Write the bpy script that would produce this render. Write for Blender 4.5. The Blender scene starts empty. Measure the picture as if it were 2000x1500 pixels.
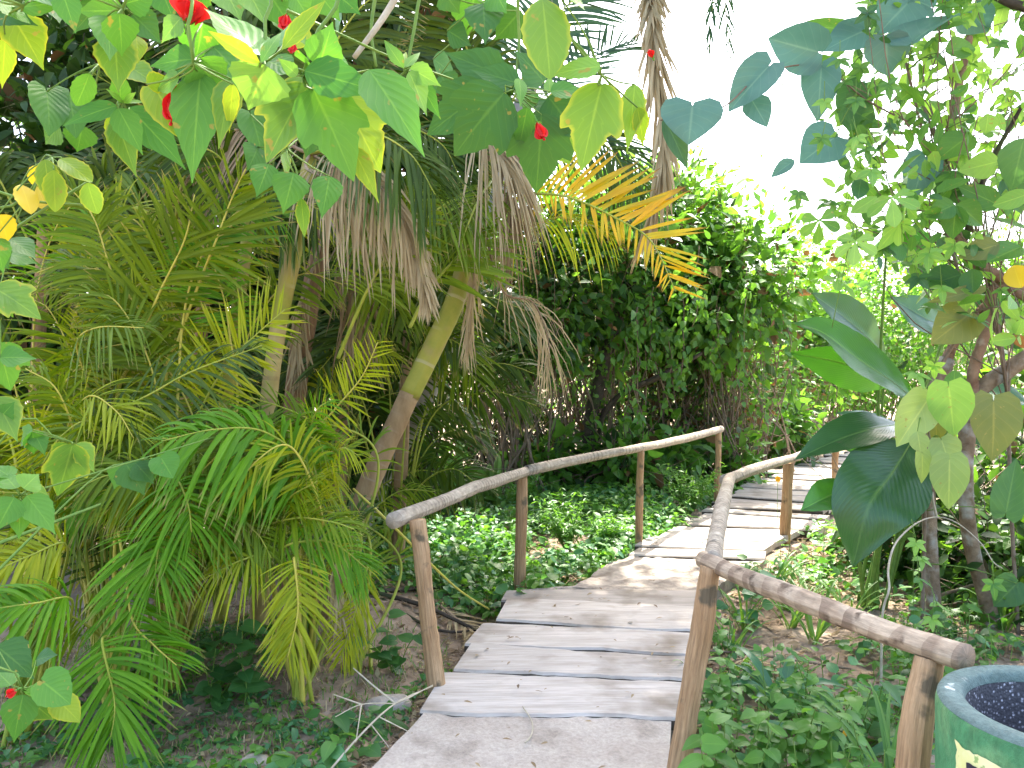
import bpy, math, random
import numpy as np
from mathutils import Vector
rng = np.random.default_rng(7)
random.seed(7)
scene = bpy.context.scene
col = scene.collection

# ------------------------------------------------------------------ camera, sky, sun, exposure
EYE = 1.6
F = 1570.0            # focal length in pixels of the 2000 px wide photograph
HZ = 710.0            # pixel row of the horizon
cam_data = bpy.data.cameras.new("camera")
cam_data.sensor_width = 36.0
cam_data.lens = 36.0 * F / 2000.0
cam_data.shift_y = -(750.0 - HZ) / 2000.0
cam_data.clip_start = 0.05
cam_data.clip_end = 3000.0
cam = bpy.data.objects.new("camera", cam_data)
col.objects.link(cam)
cam.location = (0, 0, EYE)
cam.rotation_euler = (math.radians(90), 0, 0)
scene.camera = cam

SUN_EL, SUN_AZ = 57.0, 12.0      # degrees; azimuth from +Y towards +X
world = bpy.data.worlds.new("World")
scene.world = world
world.use_nodes = True
nt = world.node_tree
bg = nt.nodes["Background"]
sky = nt.nodes.new("ShaderNodeTexSky")
sky.sky_type = 'NISHITA'
sky.sun_disc = False
sky.sun_elevation = math.radians(SUN_EL)
sky.sun_rotation = math.radians(SUN_AZ)
sky.air_density = 1.0
sky.dust_density = 5.0
sky.ozone_density = 1.0
nt.links.new(sky.outputs[0], bg.inputs[0])
bg.inputs[1].default_value = 0.15

sl = bpy.data.lights.new("sun", 'SUN')
sl.energy = 2.8
sl.angle = math.radians(0.53)
sl.color = (1.0, 0.95, 0.86)
so = bpy.data.objects.new("sun", sl)
col.objects.link(so)
az, el = math.radians(SUN_AZ), math.radians(SUN_EL)
sdir = Vector((math.sin(az) * math.cos(el), math.cos(az) * math.cos(el), math.sin(el)))
so.rotation_euler = sdir.to_track_quat('Z', 'Y').to_euler()
so.location = (0, 0, 30)

scene.view_settings.view_transform = 'Standard'
scene.view_settings.look = 'None'
scene.view_settings.gamma = 1.0
scene.view_settings.exposure = 2.72
scene.cycles.max_bounces = 8
scene.cycles.diffuse_bounces = 2
scene.cycles.transmission_bounces = 4
scene.cycles.transparent_max_bounces = 4
scene.cycles.use_denoising = True


# ------------------------------------------------------------------ helpers
def at(px, py, d):
    """the point of the place seen at that pixel of the photograph, d metres ahead"""
    return np.array([(px - 1000.0) / F * d, d, EYE - (py - HZ) / F * d])


def unit(v):
    v = np.asarray(v, float)
    return v / np.maximum(np.linalg.norm(v, axis=-1, keepdims=True), 1e-9)


def spline(pts, n):
    """Catmull-Rom through pts, n samples"""
    p = np.asarray(pts, float)
    if len(p) == 2:
        t = np.linspace(0, 1, n)[:, None]
        return p[0] * (1 - t) + p[1] * t
    seg = np.linalg.norm(np.diff(p, axis=0), axis=1)
    acc = np.concatenate([[0], np.cumsum(seg)])
    q = np.vstack([2 * p[0] - p[1], p, 2 * p[-1] - p[-2]])
    s = np.linspace(0, acc[-1], n)
    i = np.clip(np.searchsorted(acc, s, side='right') - 1, 0, len(p) - 2)
    t = ((s - acc[i]) / np.maximum(seg[i], 1e-9))[:, None]
    a, b, c, d = q[i], q[i + 1], q[i + 2], q[i + 3]
    return 0.5 * (2 * b + (c - a) * t + (2 * a - 5 * b + 4 * c - d) * t ** 2 + (3 * b - a - 3 * c + d) * t ** 3)


class MB:
    """collects quads and links them as one mesh object"""

    def __init__(self):
        self.v, self.f, self.m, self.uv, self.n = [], [], [], [], 0

    def add(self, v, f, mat=0, uv=None):
        v = np.asarray(v, float).reshape(-1, 3)
        f = np.asarray(f, int).reshape(-1, 4)
        self.v.append(v)
        self.f.append(f + self.n)
        mm = np.asarray(mat)
        self.m.append(np.full(len(f), int(mm)) if mm.ndim == 0 else mm)
        self.uv.append(np.zeros((len(v), 2)) if uv is None else np.asarray(uv, float).reshape(-1, 2))
        self.n += len(v)

    def build(self, name, mats, parent=None, smooth=True):
        V = np.vstack(self.v)
        Fc = np.vstack(self.f)
        off = np.array(parent.location) if parent is not None else np.zeros(3)
        if parent is not None and parent.parent is not None:
            off = off + np.array(parent.parent.location)
        V = V - off
        me = bpy.data.meshes.new(name)
        me.vertices.add(len(V))
        me.vertices.foreach_set("co", V.ravel().astype(np.float32))
        me.loops.add(Fc.size)
        me.loops.foreach_set("vertex_index", Fc.ravel().astype(np.int32))
        me.polygons.add(len(Fc))
        me.polygons.foreach_set("loop_start", (np.arange(len(Fc)) * 4).astype(np.int32))
        me.polygons.foreach_set("material_index", np.concatenate(self.m).astype(np.int32))
        me.polygons.foreach_set("use_smooth", np.full(len(Fc), smooth))
        uvl = me.uv_layers.new(name="UVMap")
        uvl.data.foreach_set("uv", np.vstack(self.uv)[Fc.ravel()].ravel().astype(np.float32))
        for m in (mats if isinstance(mats, (list, tuple)) else [mats]):
            me.materials.append(m)
        me.update(calc_edges=True)
        o = bpy.data.objects.new(name, me)
        col.objects.link(o)
        if parent is not None:
            o.parent = parent
        return o


def thing(name, label, cat, loc=(0, 0, 0), group=None):
    o = bpy.data.objects.new(name, None)
    o.empty_display_size = 0.1
    o.location = loc
    col.objects.link(o)
    o["label"] = label
    o["category"] = cat
    if group:
        o["group"] = group
    return o


def tag(o, label=None, cat=None, group=None, kind=None):
    if label: o["label"] = label
    if cat: o["category"] = cat
    if group: o["group"] = group
    if kind: o["kind"] = kind
    return o


def grid_faces(r, c, wrap=False):
    i = np.arange(r - 1)[:, None]
    cc = c if wrap else c - 1
    j = np.arange(cc)[None, :]
    j2 = (j + 1) % c
    return np.stack([i * c + j, i * c + j2, (i + 1) * c + j2, (i + 1) * c + j], -1).reshape(-1, 4)


def tube(mb, pts, rad, mat=0, seg=8, n=None, jitter=0.0, cap=True):
    P = np.asarray(pts, float)
    if n: P = spline(P, n)
    K = len(P)
    R = np.interp(np.linspace(0, 1, K), np.linspace(0, 1, len(np.atleast_1d(rad))), np.atleast_1d(rad)) if np.ndim(rad) else np.full(K, rad)
    T = unit(np.gradient(P, axis=0))
    a = np.array([0, 0, 1.0]) if abs(T[0][2]) < .9 else np.array([1.0, 0, 0])
    N = np.zeros_like(P)
    N[0] = unit(np.cross(T[0], a))
    for k in range(1, K):
        v = N[k - 1] - T[k] * np.dot(N[k - 1], T[k])
        N[k] = unit(v)
    B = np.cross(T, N)
    if cap:
        P = np.vstack([P[:1], P, P[-1:]])
        R = np.concatenate([[R[0] * .03], R, [R[-1] * .03]])
        N = np.vstack([N[:1], N, N[-1:]]); B = np.vstack([B[:1], B, B[-1:]])
    K = len(P)
    th = np.linspace(0, 2 * np.pi, seg + 1)
    RR = R[:, None] * np.ones(seg + 1)[None]
    if jitter:
        j = 1 + jitter * rng.standard_normal((K, seg + 1)); j[:, -1] = j[:, 0]
        RR = RR * j
    V = P[:, None, :] + RR[..., None] * (N[:, None, :] * np.cos(th)[None, :, None] + B[:, None, :] * np.sin(th)[None, :, None])
    L = np.concatenate([[0], np.cumsum(np.linalg.norm(np.diff(P, axis=0), axis=1))])
    uv = np.stack(np.broadcast_arrays(th[None, :] / (2 * np.pi), L[:, None]), -1)
    mb.add(V, grid_faces(K, seg + 1), mat, uv)


def ribbons(mb, P, N, W, fold=0.15, mat=0):
    """M blades along P (M,K,3), normals N, half widths W (M,K)"""
    P = np.asarray(P, float); M, K, _ = P.shape
    N = np.asarray(N, float)
    if N.ndim == 2: N = np.repeat(N[:, None, :], K, 1)
    T = unit(np.gradient(P, axis=1))
    S = unit(np.cross(T, N))
    U = np.cross(S, T)
    W = np.asarray(W)[..., None]
    V = np.stack([P - S * W + U * W * fold, P, P + S * W + U * W * fold], 2)
    f = grid_faces(K, 3)
    Fc = (f[None] + (np.arange(M) * K * 3)[:, None, None]).reshape(-1, 4)
    uv = np.zeros((M, K, 3, 2)); uv[..., 0] = np.linspace(0, 1, K)[None, :, None]; uv[..., 1] = np.array([0, .5, 1])[None, None]
    mt = mat if np.ndim(mat) == 0 else np.repeat(np.asarray(mat), len(f))
    mb.add(V, Fc, mt, uv)


# outlines: spine v, half width, forward offset of the edge
SHAPES = {
    'acute': [(0, .02, 0), (.05, .22, -.01), (.14, .4, 0), (.25, .49, .0), (.38, .48, .02), (.52, .38, .03), (.66, .25, .03), (.8, .12, .02), (.9, .05, .01), (1, .008, 0)],
    'ovate': [(0, .02, 0), (.06, .2, -.01), (.16, .37, 0), (.3, .48, .0), (.45, .47, .02), (.6, .38, .03), (.75, .26, .03), (.88, .13, .02), (1, .01, 0)],
    'oval': [(0, .02, 0), (.07, .2, 0), (.2, .4, 0), (.4, .5, 0), (.6, .49, 0), (.78, .38, 0), (.92, .2, 0), (1, .02, 0)],
    'lance': [(0, .02, 0), (.1, .22, 0), (.25, .42, 0), (.4, .5, 0), (.6, .42, 0), (.8, .22, 0), (1, .01, 0)],
    'heart': [(0, .02, -.1), (.03, .26, -.2), (.1, .43, -.14), (.22, .5, -.01), (.38, .48, .03), (.55, .39, .03), (.72, .26, .03), (.87, .12, .02), (1, .005, 0)],
    'lobed': [(0, .04, -.02), (.06, .3, -.03), (.16, .42, .02), (.28, .5, .14), (.36, .52, .24), (.4, .36, .14), (.46, .3, .1), (.56, .29, .07), (.7, .22, .04), (.85, .12, .02), (1, .005, 0)],
    'obov': [(0, .02, 0), (.15, .1, 0), (.35, .25, 0), (.55, .42, 0), (.72, .5, 0), (.86, .42, 0), (.95, .25, 0), (1, .05, 0)],
    'tiny': [(0, .03, 0), (.4, .5, 0), (1, .02, 0)],
}


def template(shape, rows=None, across=2, serr=0.0):
    o = np.array(SHAPES[shape], float)
    if rows:
        t = np.linspace(0, len(o) - 1, rows); i = np.arange(len(o))
        o = np.stack([np.interp(t, i, o[:, k]) for k in range(3)], 1)
    if serr:
        s = np.zeros(len(o)); s[1:-1:2] = serr
        o[:, 1] *= 1 + s
    xs = np.linspace(-1, 1, 2 * across + 1)
    x = o[:, 1][:, None] * xs[None]
    y = o[:, 0][:, None] + o[:, 2][:, None] * (np.abs(xs) ** 1.5)[None]
    uv = np.stack([y, np.broadcast_to((xs * .5 + .5)[None], y.shape)], -1)
    return x, y, uv, grid_faces(len(o), len(xs))


TPL = {}
def leaves(mb, shape, pos, d, n, L, W, fold=.2, curve=.2, mat=0, rows=None, across=1, serr=0.0, cup=0.0, wav=0.0):
    key = (shape, rows, across, serr)
    if key not in TPL: TPL[key] = template(*key)
    x, y, uv, f = TPL[key]
    pos = np.atleast_2d(pos); M = len(pos)
    d = unit(np.atleast_2d(d)); n = np.atleast_2d(n)
    X = unit(np.cross(d, n)); Nn = np.cross(X, d)
    L = np.broadcast_to(L, (M,)); W = np.broadcast_to(W, (M,))
    curve = np.broadcast_to(curve, (M,)); fold = np.broadcast_to(fold, (M,))
    xx = x[None] * W[:, None, None]
    yy = y[None] * L[:, None, None]
    zz = -curve[:, None, None] * (y ** 2)[None] * L[:, None, None] + fold[:, None, None] * np.abs(x)[None] * W[:, None, None] - cup * (x ** 2)[None] * W[:, None, None]
    if wav:
        ph = rng.uniform(0, 6, M)[:, None, None]
        zz = zz + wav * W[:, None, None] * np.abs(x)[None] * np.sin(y[None] * 11 + ph + np.sign(x)[None] * 1.3)
    V = pos[:, None, None] + xx[..., None] * X[:, None, None] + yy[..., None] * d[:, None, None] + zz[..., None] * Nn[:, None, None]
    nv = x.size
    Fc = (f[None] + (np.arange(M) * nv)[:, None, None]).reshape(-1, 4)
    mt = mat if np.ndim(mat) == 0 else np.repeat(np.asarray(mat), len(f))
    mb.add(V, Fc, mt, np.broadcast_to(uv[None], (M,) + uv.shape).reshape(-1, 2))


def hero(mb, shape, b, t, w, d, mat=0, tilt=None, serr=.05, zf=1.0, ox=0, oy=0, fold=None, curve=None, up=.55, rows=17, wav=0.0, grow=1.0):
    """one large leaf from its stalk end b to its tip t (pixels), w wide, d metres away"""
    B = np.array([ox + b[0] * zf, oy + b[1] * zf]); T = np.array([ox + t[0] * zf, oy + t[1] * zf])
    tl = rng.uniform(-.05, .05) if tilt is None else tilt
    p0 = at(B[0], B[1], d); p1 = at(T[0], T[1], d + tl)
    ax = p1 - p0; L = np.linalg.norm(ax) * grow
    nrm = unit(np.array([0, 0, EYE]) - p0) + np.array([0, 0, up]) + rng.normal(0, .28, 3)
    Lpx = np.linalg.norm(T - B)
    W = w * zf / F * d * 1.22 * grow
    leaves(mb, shape, p0, ax, nrm, L, W, fold=rng.uniform(.1, .4) if fold is None else fold,
           curve=rng.uniform(.05, .2) if curve is None else curve, mat=mat, rows=rows, across=3, serr=serr, wav=wav)
    return p0


def stem_between(mb, pts, r0, r1, mat=0, seg=6, n=14):
    tube(mb, pts, [r0, r1], mat, seg, n)


def gz(x, y):
    """height of the ground"""
    x = np.asarray(x, float); y = np.asarray(y, float)
    h = -.12 + .035 * np.sin(1.7 * x + .6 * y) + .03 * np.sin(2.3 * y - 1.1 * x + 1) + .015 * np.sin(6.1 * x + 2.2) * np.sin(5.3 * y)
    h = h - .16 * np.exp(-((x + .35 - .25 * (y - 5.3)) ** 2 / .12 + (y - 5.5) ** 2 / 1.5))      # gully beside the planks
    h = h + .10 * np.exp(-((x + 1.6) ** 2 / .8 + (y - 4.8) ** 2 / 1.2))                         # mound under the palms
    far = np.clip((y - 16) / 60, 0, 1)
    return h * (1 - far) - .05 * far


def gpt(x, y, dz=0.0):
    return np.array([x, y, float(gz(x, y)) + dz])


# ------------------------------------------------------------------ materials
def nmat(name):
    m = bpy.data.materials.new(name); m.use_nodes = True
    n = m.node_tree; n.nodes.clear()
    return m, n, n.nodes.new


def leaf_mat(name, a, b, trans=.4, rough=.42, tcol=None, edge=None, vein=.35, spec=.4, tip=None, side=0.0, spots=None, tip0=.72):
    m, n, new = nmat(name)
    L = n.links.new
    geo = new("ShaderNodeNewGeometry"); uv = new("ShaderNodeUVMap")
    tc = new("ShaderNodeTexCoord")
    mix = new("ShaderNodeMix"); mix.data_type = 'RGBA'
    mix.inputs[6].default_value = (*a, 1); mix.inputs[7].default_value = (*b, 1)
    ns = new("ShaderNodeTexNoise"); ns.inputs['Scale'].default_value = 9.0; ns.inputs['Detail'].default_value = 3
    L(tc.outputs['Object'], ns.inputs['Vector'])
    ad = new("ShaderNodeMath"); ad.operation = 'MULTIPLY_ADD'
    L(ns.outputs['Fac'], ad.inputs[0]); ad.inputs[1].default_value = 1.1; ad.inputs[2].default_value = -.55
    ad2 = new("ShaderNodeMath"); ad2.operation = 'ADD'; ad2.use_clamp = True
    L(geo.outputs['Random Per Island'], ad2.inputs[0]); L(ad.outputs[0], ad2.inputs[1])
    L(ad2.outputs[0], mix.inputs[0])
    c = mix.outputs[2]
    sep = new("ShaderNodeSeparateXYZ"); L(uv.outputs[0], sep.inputs[0])
    ab = new("ShaderNodeMath"); ab.operation = 'SUBTRACT'; L(sep.outputs[1], ab.inputs[0]); ab.inputs[1].default_value = .5
    ab2 = new("ShaderNodeMath"); ab2.operation = 'ABSOLUTE'; L(ab.outputs[0], ab2.inputs[0])
    bump_h = None
    if vein:
        mr = new("ShaderNodeMapRange"); L(ab2.outputs[0], mr.inputs[0])
        mr.inputs[1].default_value = .0; mr.inputs[2].default_value = .035; mr.inputs[3].default_value = vein; mr.inputs[4].default_value = 0
        vm = new("ShaderNodeMix"); vm.data_type = 'RGBA'; vm.inputs[7].default_value = (min(1, b[0] * 2.2 + .04), min(1, b[1] * 1.7 + .05), b[2] * 1.5 + .02, 1)
        L(c, vm.inputs[6]); L(mr.outputs[0], vm.inputs[0]); c = vm.outputs[2]
        if side:
            sm = new("ShaderNodeMath"); sm.operation = 'MULTIPLY_ADD'; L(ab2.outputs[0], sm.inputs[0]); sm.inputs[1].default_value = -.75; L(sep.outputs[0], sm.inputs[2])
            sn = new("ShaderNodeMath"); sn.operation = 'MULTIPLY'; L(sm.outputs[0], sn.inputs[0]); sn.inputs[1].default_value = 2 * math.pi * side
            s2 = new("ShaderNodeMath"); s2.operation = 'COSINE'; L(sn.outputs[0], s2.inputs[0])
            s3 = new("ShaderNodeMapRange"); L(s2.outputs[0], s3.inputs[0]); s3.inputs[1].default_value = .9; s3.inputs[2].default_value = 1.0
            s3.inputs[3].default_value = 0; s3.inputs[4].default_value = vein * .28
            vm2 = new("ShaderNodeMix"); vm2.data_type = 'RGBA'; vm2.inputs[7].default_value = vm.inputs[7].default_value
            L(c, vm2.inputs[6]); L(s3.outputs[0], vm2.inputs[0]); c = vm2.outputs[2]
            bump_h = s2.outputs[0]
    if spots:
        sp = new("ShaderNodeTexNoise"); sp.inputs['Scale'].default_value = 42; sp.inputs['Detail'].default_value = 2; L(tc.outputs['Object'], sp.inputs['Vector'])
        sr = new("ShaderNodeMapRange"); L(sp.outputs['Fac'], sr.inputs[0]); sr.inputs[1].default_value = .68; sr.inputs[2].default_value = .73; sr.inputs[4].default_value = .8
        sm_ = new("ShaderNodeMix"); sm_.data_type = 'RGBA'; sm_.inputs[7].default_value = (*spots, 1); L(c, sm_.inputs[6]); L(sr.outputs[0], sm_.inputs[0]); c = sm_.outputs[2]
    if edge:
        er = new("ShaderNodeMapRange"); L(ab2.outputs[0], er.inputs[0]); er.inputs[1].default_value = .40; er.inputs[2].default_value = .53
        ns2 = new("ShaderNodeTexNoise"); ns2.inputs['Scale'].default_value = 30; L(tc.outputs['Object'], ns2.inputs['Vector'])
        mu = new("ShaderNodeMath"); mu.operation = 'MULTIPLY'; mu.use_clamp = True; L(er.outputs[0], mu.inputs[0]); 
        mu2 = new("ShaderNodeMath"); mu2.operation = 'MULTIPLY'; L(ns2.outputs['Fac'], mu2.inputs[0]); mu2.inputs[1].default_value = 1.35
        L(mu2.outputs[0], mu.inputs[1])
        em = new("ShaderNodeMix"); em.data_type = 'RGBA'; em.inputs[7].default_value = (*edge, 1)
        L(c, em.inputs[6]); L(mu.outputs[0], em.inputs[0]); c = em.outputs[2]
    if tip:
        er = new("ShaderNodeMapRange"); L(sep.outputs[0], er.inputs[0]); er.inputs[1].default_value = tip0; er.inputs[2].default_value = 1.0
        em = new("ShaderNodeMix"); em.data_type = 'RGBA'; em.inputs[7].default_value = (*tip, 1)
        L(c, em.inputs[6]); L(er.outputs[0], em.inputs[0]); c = em.outputs[2]
    pb = new("ShaderNodeBsdfPrincipled")
    L(c, pb.inputs['Base Color']); pb.inputs['Roughness'].default_value = rough
    pb.inputs['Specular IOR Level'].default_value = spec
    if bump_h is not None:
        bp = new("ShaderNodeBump"); bp.inputs['Strength'].default_value = .12; bp.inputs['Distance'].default_value = .003
        L(bump_h, bp.inputs['Height']); L(bp.outputs[0], pb.inputs['Normal'])
    tr = new("ShaderNodeBsdfTranslucent")
    hs = new("ShaderNodeMix"); hs.data_type = 'RGBA'; hs.blend_type = 'MULTIPLY'; hs.inputs[0].default_value = 1
    t = tcol or (1.9, 1.7, .7)
    hs.inputs[7].default_value = (*t, 1); L(c, hs.inputs[6]); L(hs.outputs[2], tr.inputs[0])
    ms = new("ShaderNodeMixShader"); ms.inputs[0].default_value = trans
    L(pb.outputs[0], ms.inputs[1]); L(tr.outputs[0], ms.inputs[2])
    out = new("ShaderNodeOutputMaterial"); L(ms.outputs[0], out.inputs[0])
    return m


def rough_mat(name, a, b, scale=8, rough=.85, detail=6, bump=.4, dist=.01, rings=None, stretch=(1, 1, 1), c3=None, c3scale=3, coords='Object', spec=.25, c3cut=(.52, .7), grain=None, vary=0.0):
    """noise between two colours with bump; rings = (per metre, colour, width) along the UV length"""
    m, n, new = nmat(name)
    L = n.links.new
    tc = new("ShaderNodeTexCoord"); mp = new("ShaderNodeMapping"); L(tc.outputs[coords], mp.inputs[0]); mp.inputs['Scale'].default_value = stretch
    ns = new("ShaderNodeTexNoise"); ns.inputs['Scale'].default_value = scale; ns.inputs['Detail'].default_value = detail; ns.inputs['Roughness'].default_value = .65
    L(mp.outputs[0], ns.inputs['Vector'])
    mr = new("ShaderNodeMapRange"); L(ns.outputs['Fac'], mr.inputs[0]); mr.inputs[1].default_value = .3; mr.inputs[2].default_value = .7
    mix = new("ShaderNodeMix"); mix.data_type = 'RGBA'; mix.inputs[6].default_value = (*a, 1); mix.inputs[7].default_value = (*b, 1)
    L(mr.outputs[0], mix.inputs[0]); c = mix.outputs[2]; h = ns.outputs['Fac']
    if c3:
        n3 = new("ShaderNodeTexNoise"); n3.inputs['Scale'].default_value = c3scale; n3.inputs['Detail'].default_value = 5; L(tc.outputs['Object'], n3.inputs['Vector'])
        m3 = new("ShaderNodeMapRange"); L(n3.outputs['Fac'], m3.inputs[0]); m3.inputs[1].default_value = c3cut[0]; m3.inputs[2].default_value = c3cut[1]
        x3 = new("ShaderNodeMix"); x3.data_type = 'RGBA'; x3.inputs[7].default_value = (*c3, 1)
        L(c, x3.inputs[6]); L(m3.outputs[0], x3.inputs[0]); c = x3.outputs[2]
    if rings:
        uv = new("ShaderNodeUVMap"); sep = new("ShaderNodeSeparateXYZ"); L(uv.outputs[0], sep.inputs[0])
        nz = new("ShaderNodeTexNoise"); nz.inputs['Scale'].default_value = 5; L(tc.outputs['Object'], nz.inputs['Vector'])
        ma = new("ShaderNodeMath"); ma.operation = 'MULTIPLY_ADD'; L(nz.outputs['Fac'], ma.inputs[0]); ma.inputs[1].default_value = rings[3] if len(rings) > 3 else .03; L(sep.outputs[1], ma.inputs[2])
        mu = new("ShaderNodeMath"); mu.operation = 'MULTIPLY'; L(ma.outputs[0], mu.inputs[0]); mu.inputs[1].default_value = rings[0]
        fr = new("ShaderNodeMath"); fr.operation = 'FRACT'; L(mu.outputs[0], fr.inputs[0])
        r2 = new("ShaderNodeMapRange"); L(fr.outputs[0], r2.inputs[0]); r2.inputs[1].default_value = rings[2]; r2.inputs[2].default_value = rings[2] * 1.6
        r2.inputs[3].default_value = .85; r2.inputs[4].default_value = 0
        rb = new('ShaderNodeTexNoise'); rb.inputs['Scale'].default_value = 3.3; L(tc.outputs['Object'], rb.inputs['Vector'])
        rm_ = new('ShaderNodeMapRange'); L(rb.outputs['Fac'], rm_.inputs[0]); rm_.inputs[1].default_value = .38; rm_.inputs[2].default_value = .6
        rx = new('ShaderNodeMath'); rx.operation = 'MULTIPLY'; L(r2.outputs[0], rx.inputs[0]); L(rm_.outputs[0], rx.inputs[1]); r2 = rx
        xr = new("ShaderNodeMix"); xr.data_type = 'RGBA'; xr.inputs[7].default_value = (*rings[1], 1)
        L(c, xr.inputs[6]); L(r2.outputs[0], xr.inputs[0]); c = xr.outputs[2]
    if grain:
        guv = new("ShaderNodeUVMap"); gm = new("ShaderNodeMapping"); L(guv.outputs[0] if grain[2] == 'uv' else tc.outputs['Object'], gm.inputs[0]); gm.inputs['Scale'].default_value = grain[0]
        gn = new("ShaderNodeTexNoise"); gn.inputs['Scale'].default_value = 1.0; gn.inputs['Detail'].default_value = 5; gn.inputs['Roughness'].default_value = .7; L(gm.outputs[0], gn.inputs['Vector'])
        gr = new("ShaderNodeMapRange"); L(gn.outputs['Fac'], gr.inputs[0]); gr.inputs[1].default_value = .32; gr.inputs[2].default_value = .66; gr.inputs[3].default_value = 1 - grain[1]; gr.inputs[4].default_value = 1 + grain[1] * .5
        gx_ = new("ShaderNodeMix"); gx_.data_type = 'RGBA'; gx_.blend_type = 'MULTIPLY'; gx_.inputs[0].default_value = 1; L(c, gx_.inputs[6]); L(gr.outputs[0], gx_.inputs[7]); c = gx_.outputs[2]; h = gn.outputs['Fac']
    if vary:
        oi = new("ShaderNodeObjectInfo"); vr = new("ShaderNodeMapRange"); L(oi.outputs['Random'], vr.inputs[0]); vr.inputs[3].default_value = 1 - vary; vr.inputs[4].default_value = 1 + vary * .6
        vx = new("ShaderNodeMix"); vx.data_type = 'RGBA'; vx.blend_type = 'MULTIPLY'; vx.inputs[0].default_value = 1; L(c, vx.inputs[6]); L(vr.outputs[0], vx.inputs[7]); c = vx.outputs[2]
    pb = new("ShaderNodeBsdfPrincipled"); L(c, pb.inputs['Base Color']); pb.inputs['Roughness'].default_value = rough
    pb.inputs['Specular IOR Level'].default_value = spec
    if bump:
        bp = new("ShaderNodeBump"); bp.inputs['Strength'].default_value = bump; bp.inputs['Distance'].default_value = dist
        L(h, bp.inputs['Height']); L(bp.outputs[0], pb.inputs['Normal'])
    out = new("ShaderNodeOutputMaterial"); L(pb.outputs[0], out.inputs[0])
    return m


M = {}
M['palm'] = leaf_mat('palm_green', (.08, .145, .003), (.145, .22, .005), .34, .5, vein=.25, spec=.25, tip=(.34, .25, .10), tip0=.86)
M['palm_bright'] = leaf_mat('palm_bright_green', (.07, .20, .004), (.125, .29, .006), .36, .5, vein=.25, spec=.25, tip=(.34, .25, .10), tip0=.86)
M['palm_dark'] = leaf_mat('palm_shaded_green', (.028, .06, .003), (.06, .108, .005), .25, .5, vein=.2, spec=.25, tip=(.34, .25, .10), tip0=.86)  # darker copy of the palm green; shade inside the clump is put into it
M['palm_yellow'] = leaf_mat('palm_yellow', (.66, .40, .012), (.48, .42, .02), .48, .45, tcol=(1.5, 1.3, .6), vein=.2, tip=(.16, .07, .03))
M['palm_yg'] = leaf_mat('palm_yellow_green', (.20, .27, .006), (.31, .35, .01), .38, .5, vein=.25, spec=.25, tip=(.34, .25, .10), tip0=.86)
M['palm_blue'] = leaf_mat('palm_deep_green', (.03, .08, .035), (.05, .12, .04), .3, .4, vein=.2)
M['dead'] = leaf_mat('dead_leaflet', (.32, .25, .13), (.49, .41, .245), .3, .8, tcol=(1.1, .95, .75), vein=0, spec=.1)
M['dead_dark'] = leaf_mat('dead_leaflet_dark', (.19, .135, .075), (.34, .265, .155), .25, .8, tcol=(1.1, .95, .75), vein=0, spec=.1)
M['rachis'] = rough_mat('rachis', (.20, .27, .025), (.36, .36, .05), 12, .5, bump=.1)
M['rachis_y'] = rough_mat('rachis_yellow', (.40, .36, .05), (.52, .45, .08), 12, .5, bump=.1)
M['rachis_dead'] = rough_mat('rachis_dead', (.18, .12, .07), (.32, .24, .15), 12, .8, bump=.2)
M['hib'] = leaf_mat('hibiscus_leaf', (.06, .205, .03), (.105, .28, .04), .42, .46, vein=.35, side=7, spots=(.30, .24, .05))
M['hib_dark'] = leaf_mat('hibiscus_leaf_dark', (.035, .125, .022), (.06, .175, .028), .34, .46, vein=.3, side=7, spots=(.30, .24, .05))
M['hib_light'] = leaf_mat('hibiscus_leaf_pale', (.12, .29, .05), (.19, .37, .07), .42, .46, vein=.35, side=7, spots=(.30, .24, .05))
M['hib_yg'] = leaf_mat('hibiscus_leaf_yellow_green', (.16, .29, .02), (.26, .38, .03), .45, .45, edge=(.55, .50, .03), vein=.3, side=7, spots=(.30, .24, .05))
M['hib_edge'] = leaf_mat('hibiscus_leaf_yellow_edge', (.09, .22, .03), (.15, .29, .04), .4, .45, edge=(.50, .50, .05), vein=.35, side=7, spots=(.30, .24, .05))
M['yellow'] = leaf_mat('yellow_leaf', (.62, .48, .02), (.70, .55, .05), .4, .45, tcol=(1.3, 1.1, .5), vein=.15)
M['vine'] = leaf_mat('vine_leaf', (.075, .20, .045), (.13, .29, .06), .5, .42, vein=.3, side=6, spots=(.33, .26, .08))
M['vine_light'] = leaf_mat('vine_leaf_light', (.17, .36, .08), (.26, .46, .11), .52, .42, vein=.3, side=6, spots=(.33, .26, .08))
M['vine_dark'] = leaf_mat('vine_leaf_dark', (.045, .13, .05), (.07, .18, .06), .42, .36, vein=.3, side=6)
M['vine_blue'] = leaf_mat('vine_leaf_blue_glare', (.075, .17, .13), (.11, .22, .18), .45, .35, tcol=(1.2, 1.5, 1.2), vein=.35, side=5, spec=.6)  # pale bluish leaf; glare over the upper leaves is put into the colour
M['pale'] = leaf_mat('pale_heart_leaf', (.26, .37, .12), (.36, .47, .16), .4, .4, tcol=(1.5, 1.5, .7), vein=.3, side=5, spots=(.33, .26, .08))
M['olive'] = leaf_mat('olive_heart_leaf', (.13, .17, .04), (.20, .22, .06), .35, .42, vein=.3, side=5, spots=(.33, .26, .08))
M['banana'] = leaf_mat('broad_leaf', (.045, .15, .025), (.065, .20, .03), .4, .26, tcol=(1.6, 1.9, .5), vein=.9, side=26, spec=.6)
M['banana_blue'] = leaf_mat('broad_leaf_glossy', (.05, .13, .07), (.06, .16, .09), .3, .22, vein=.6, side=26, spec=.8)
M['banana_dark'] = leaf_mat('broad_leaf_dark', (.022, .08, .026), (.034, .11, .034), .32, .24, vein=.7, side=22, spec=.6)
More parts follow.
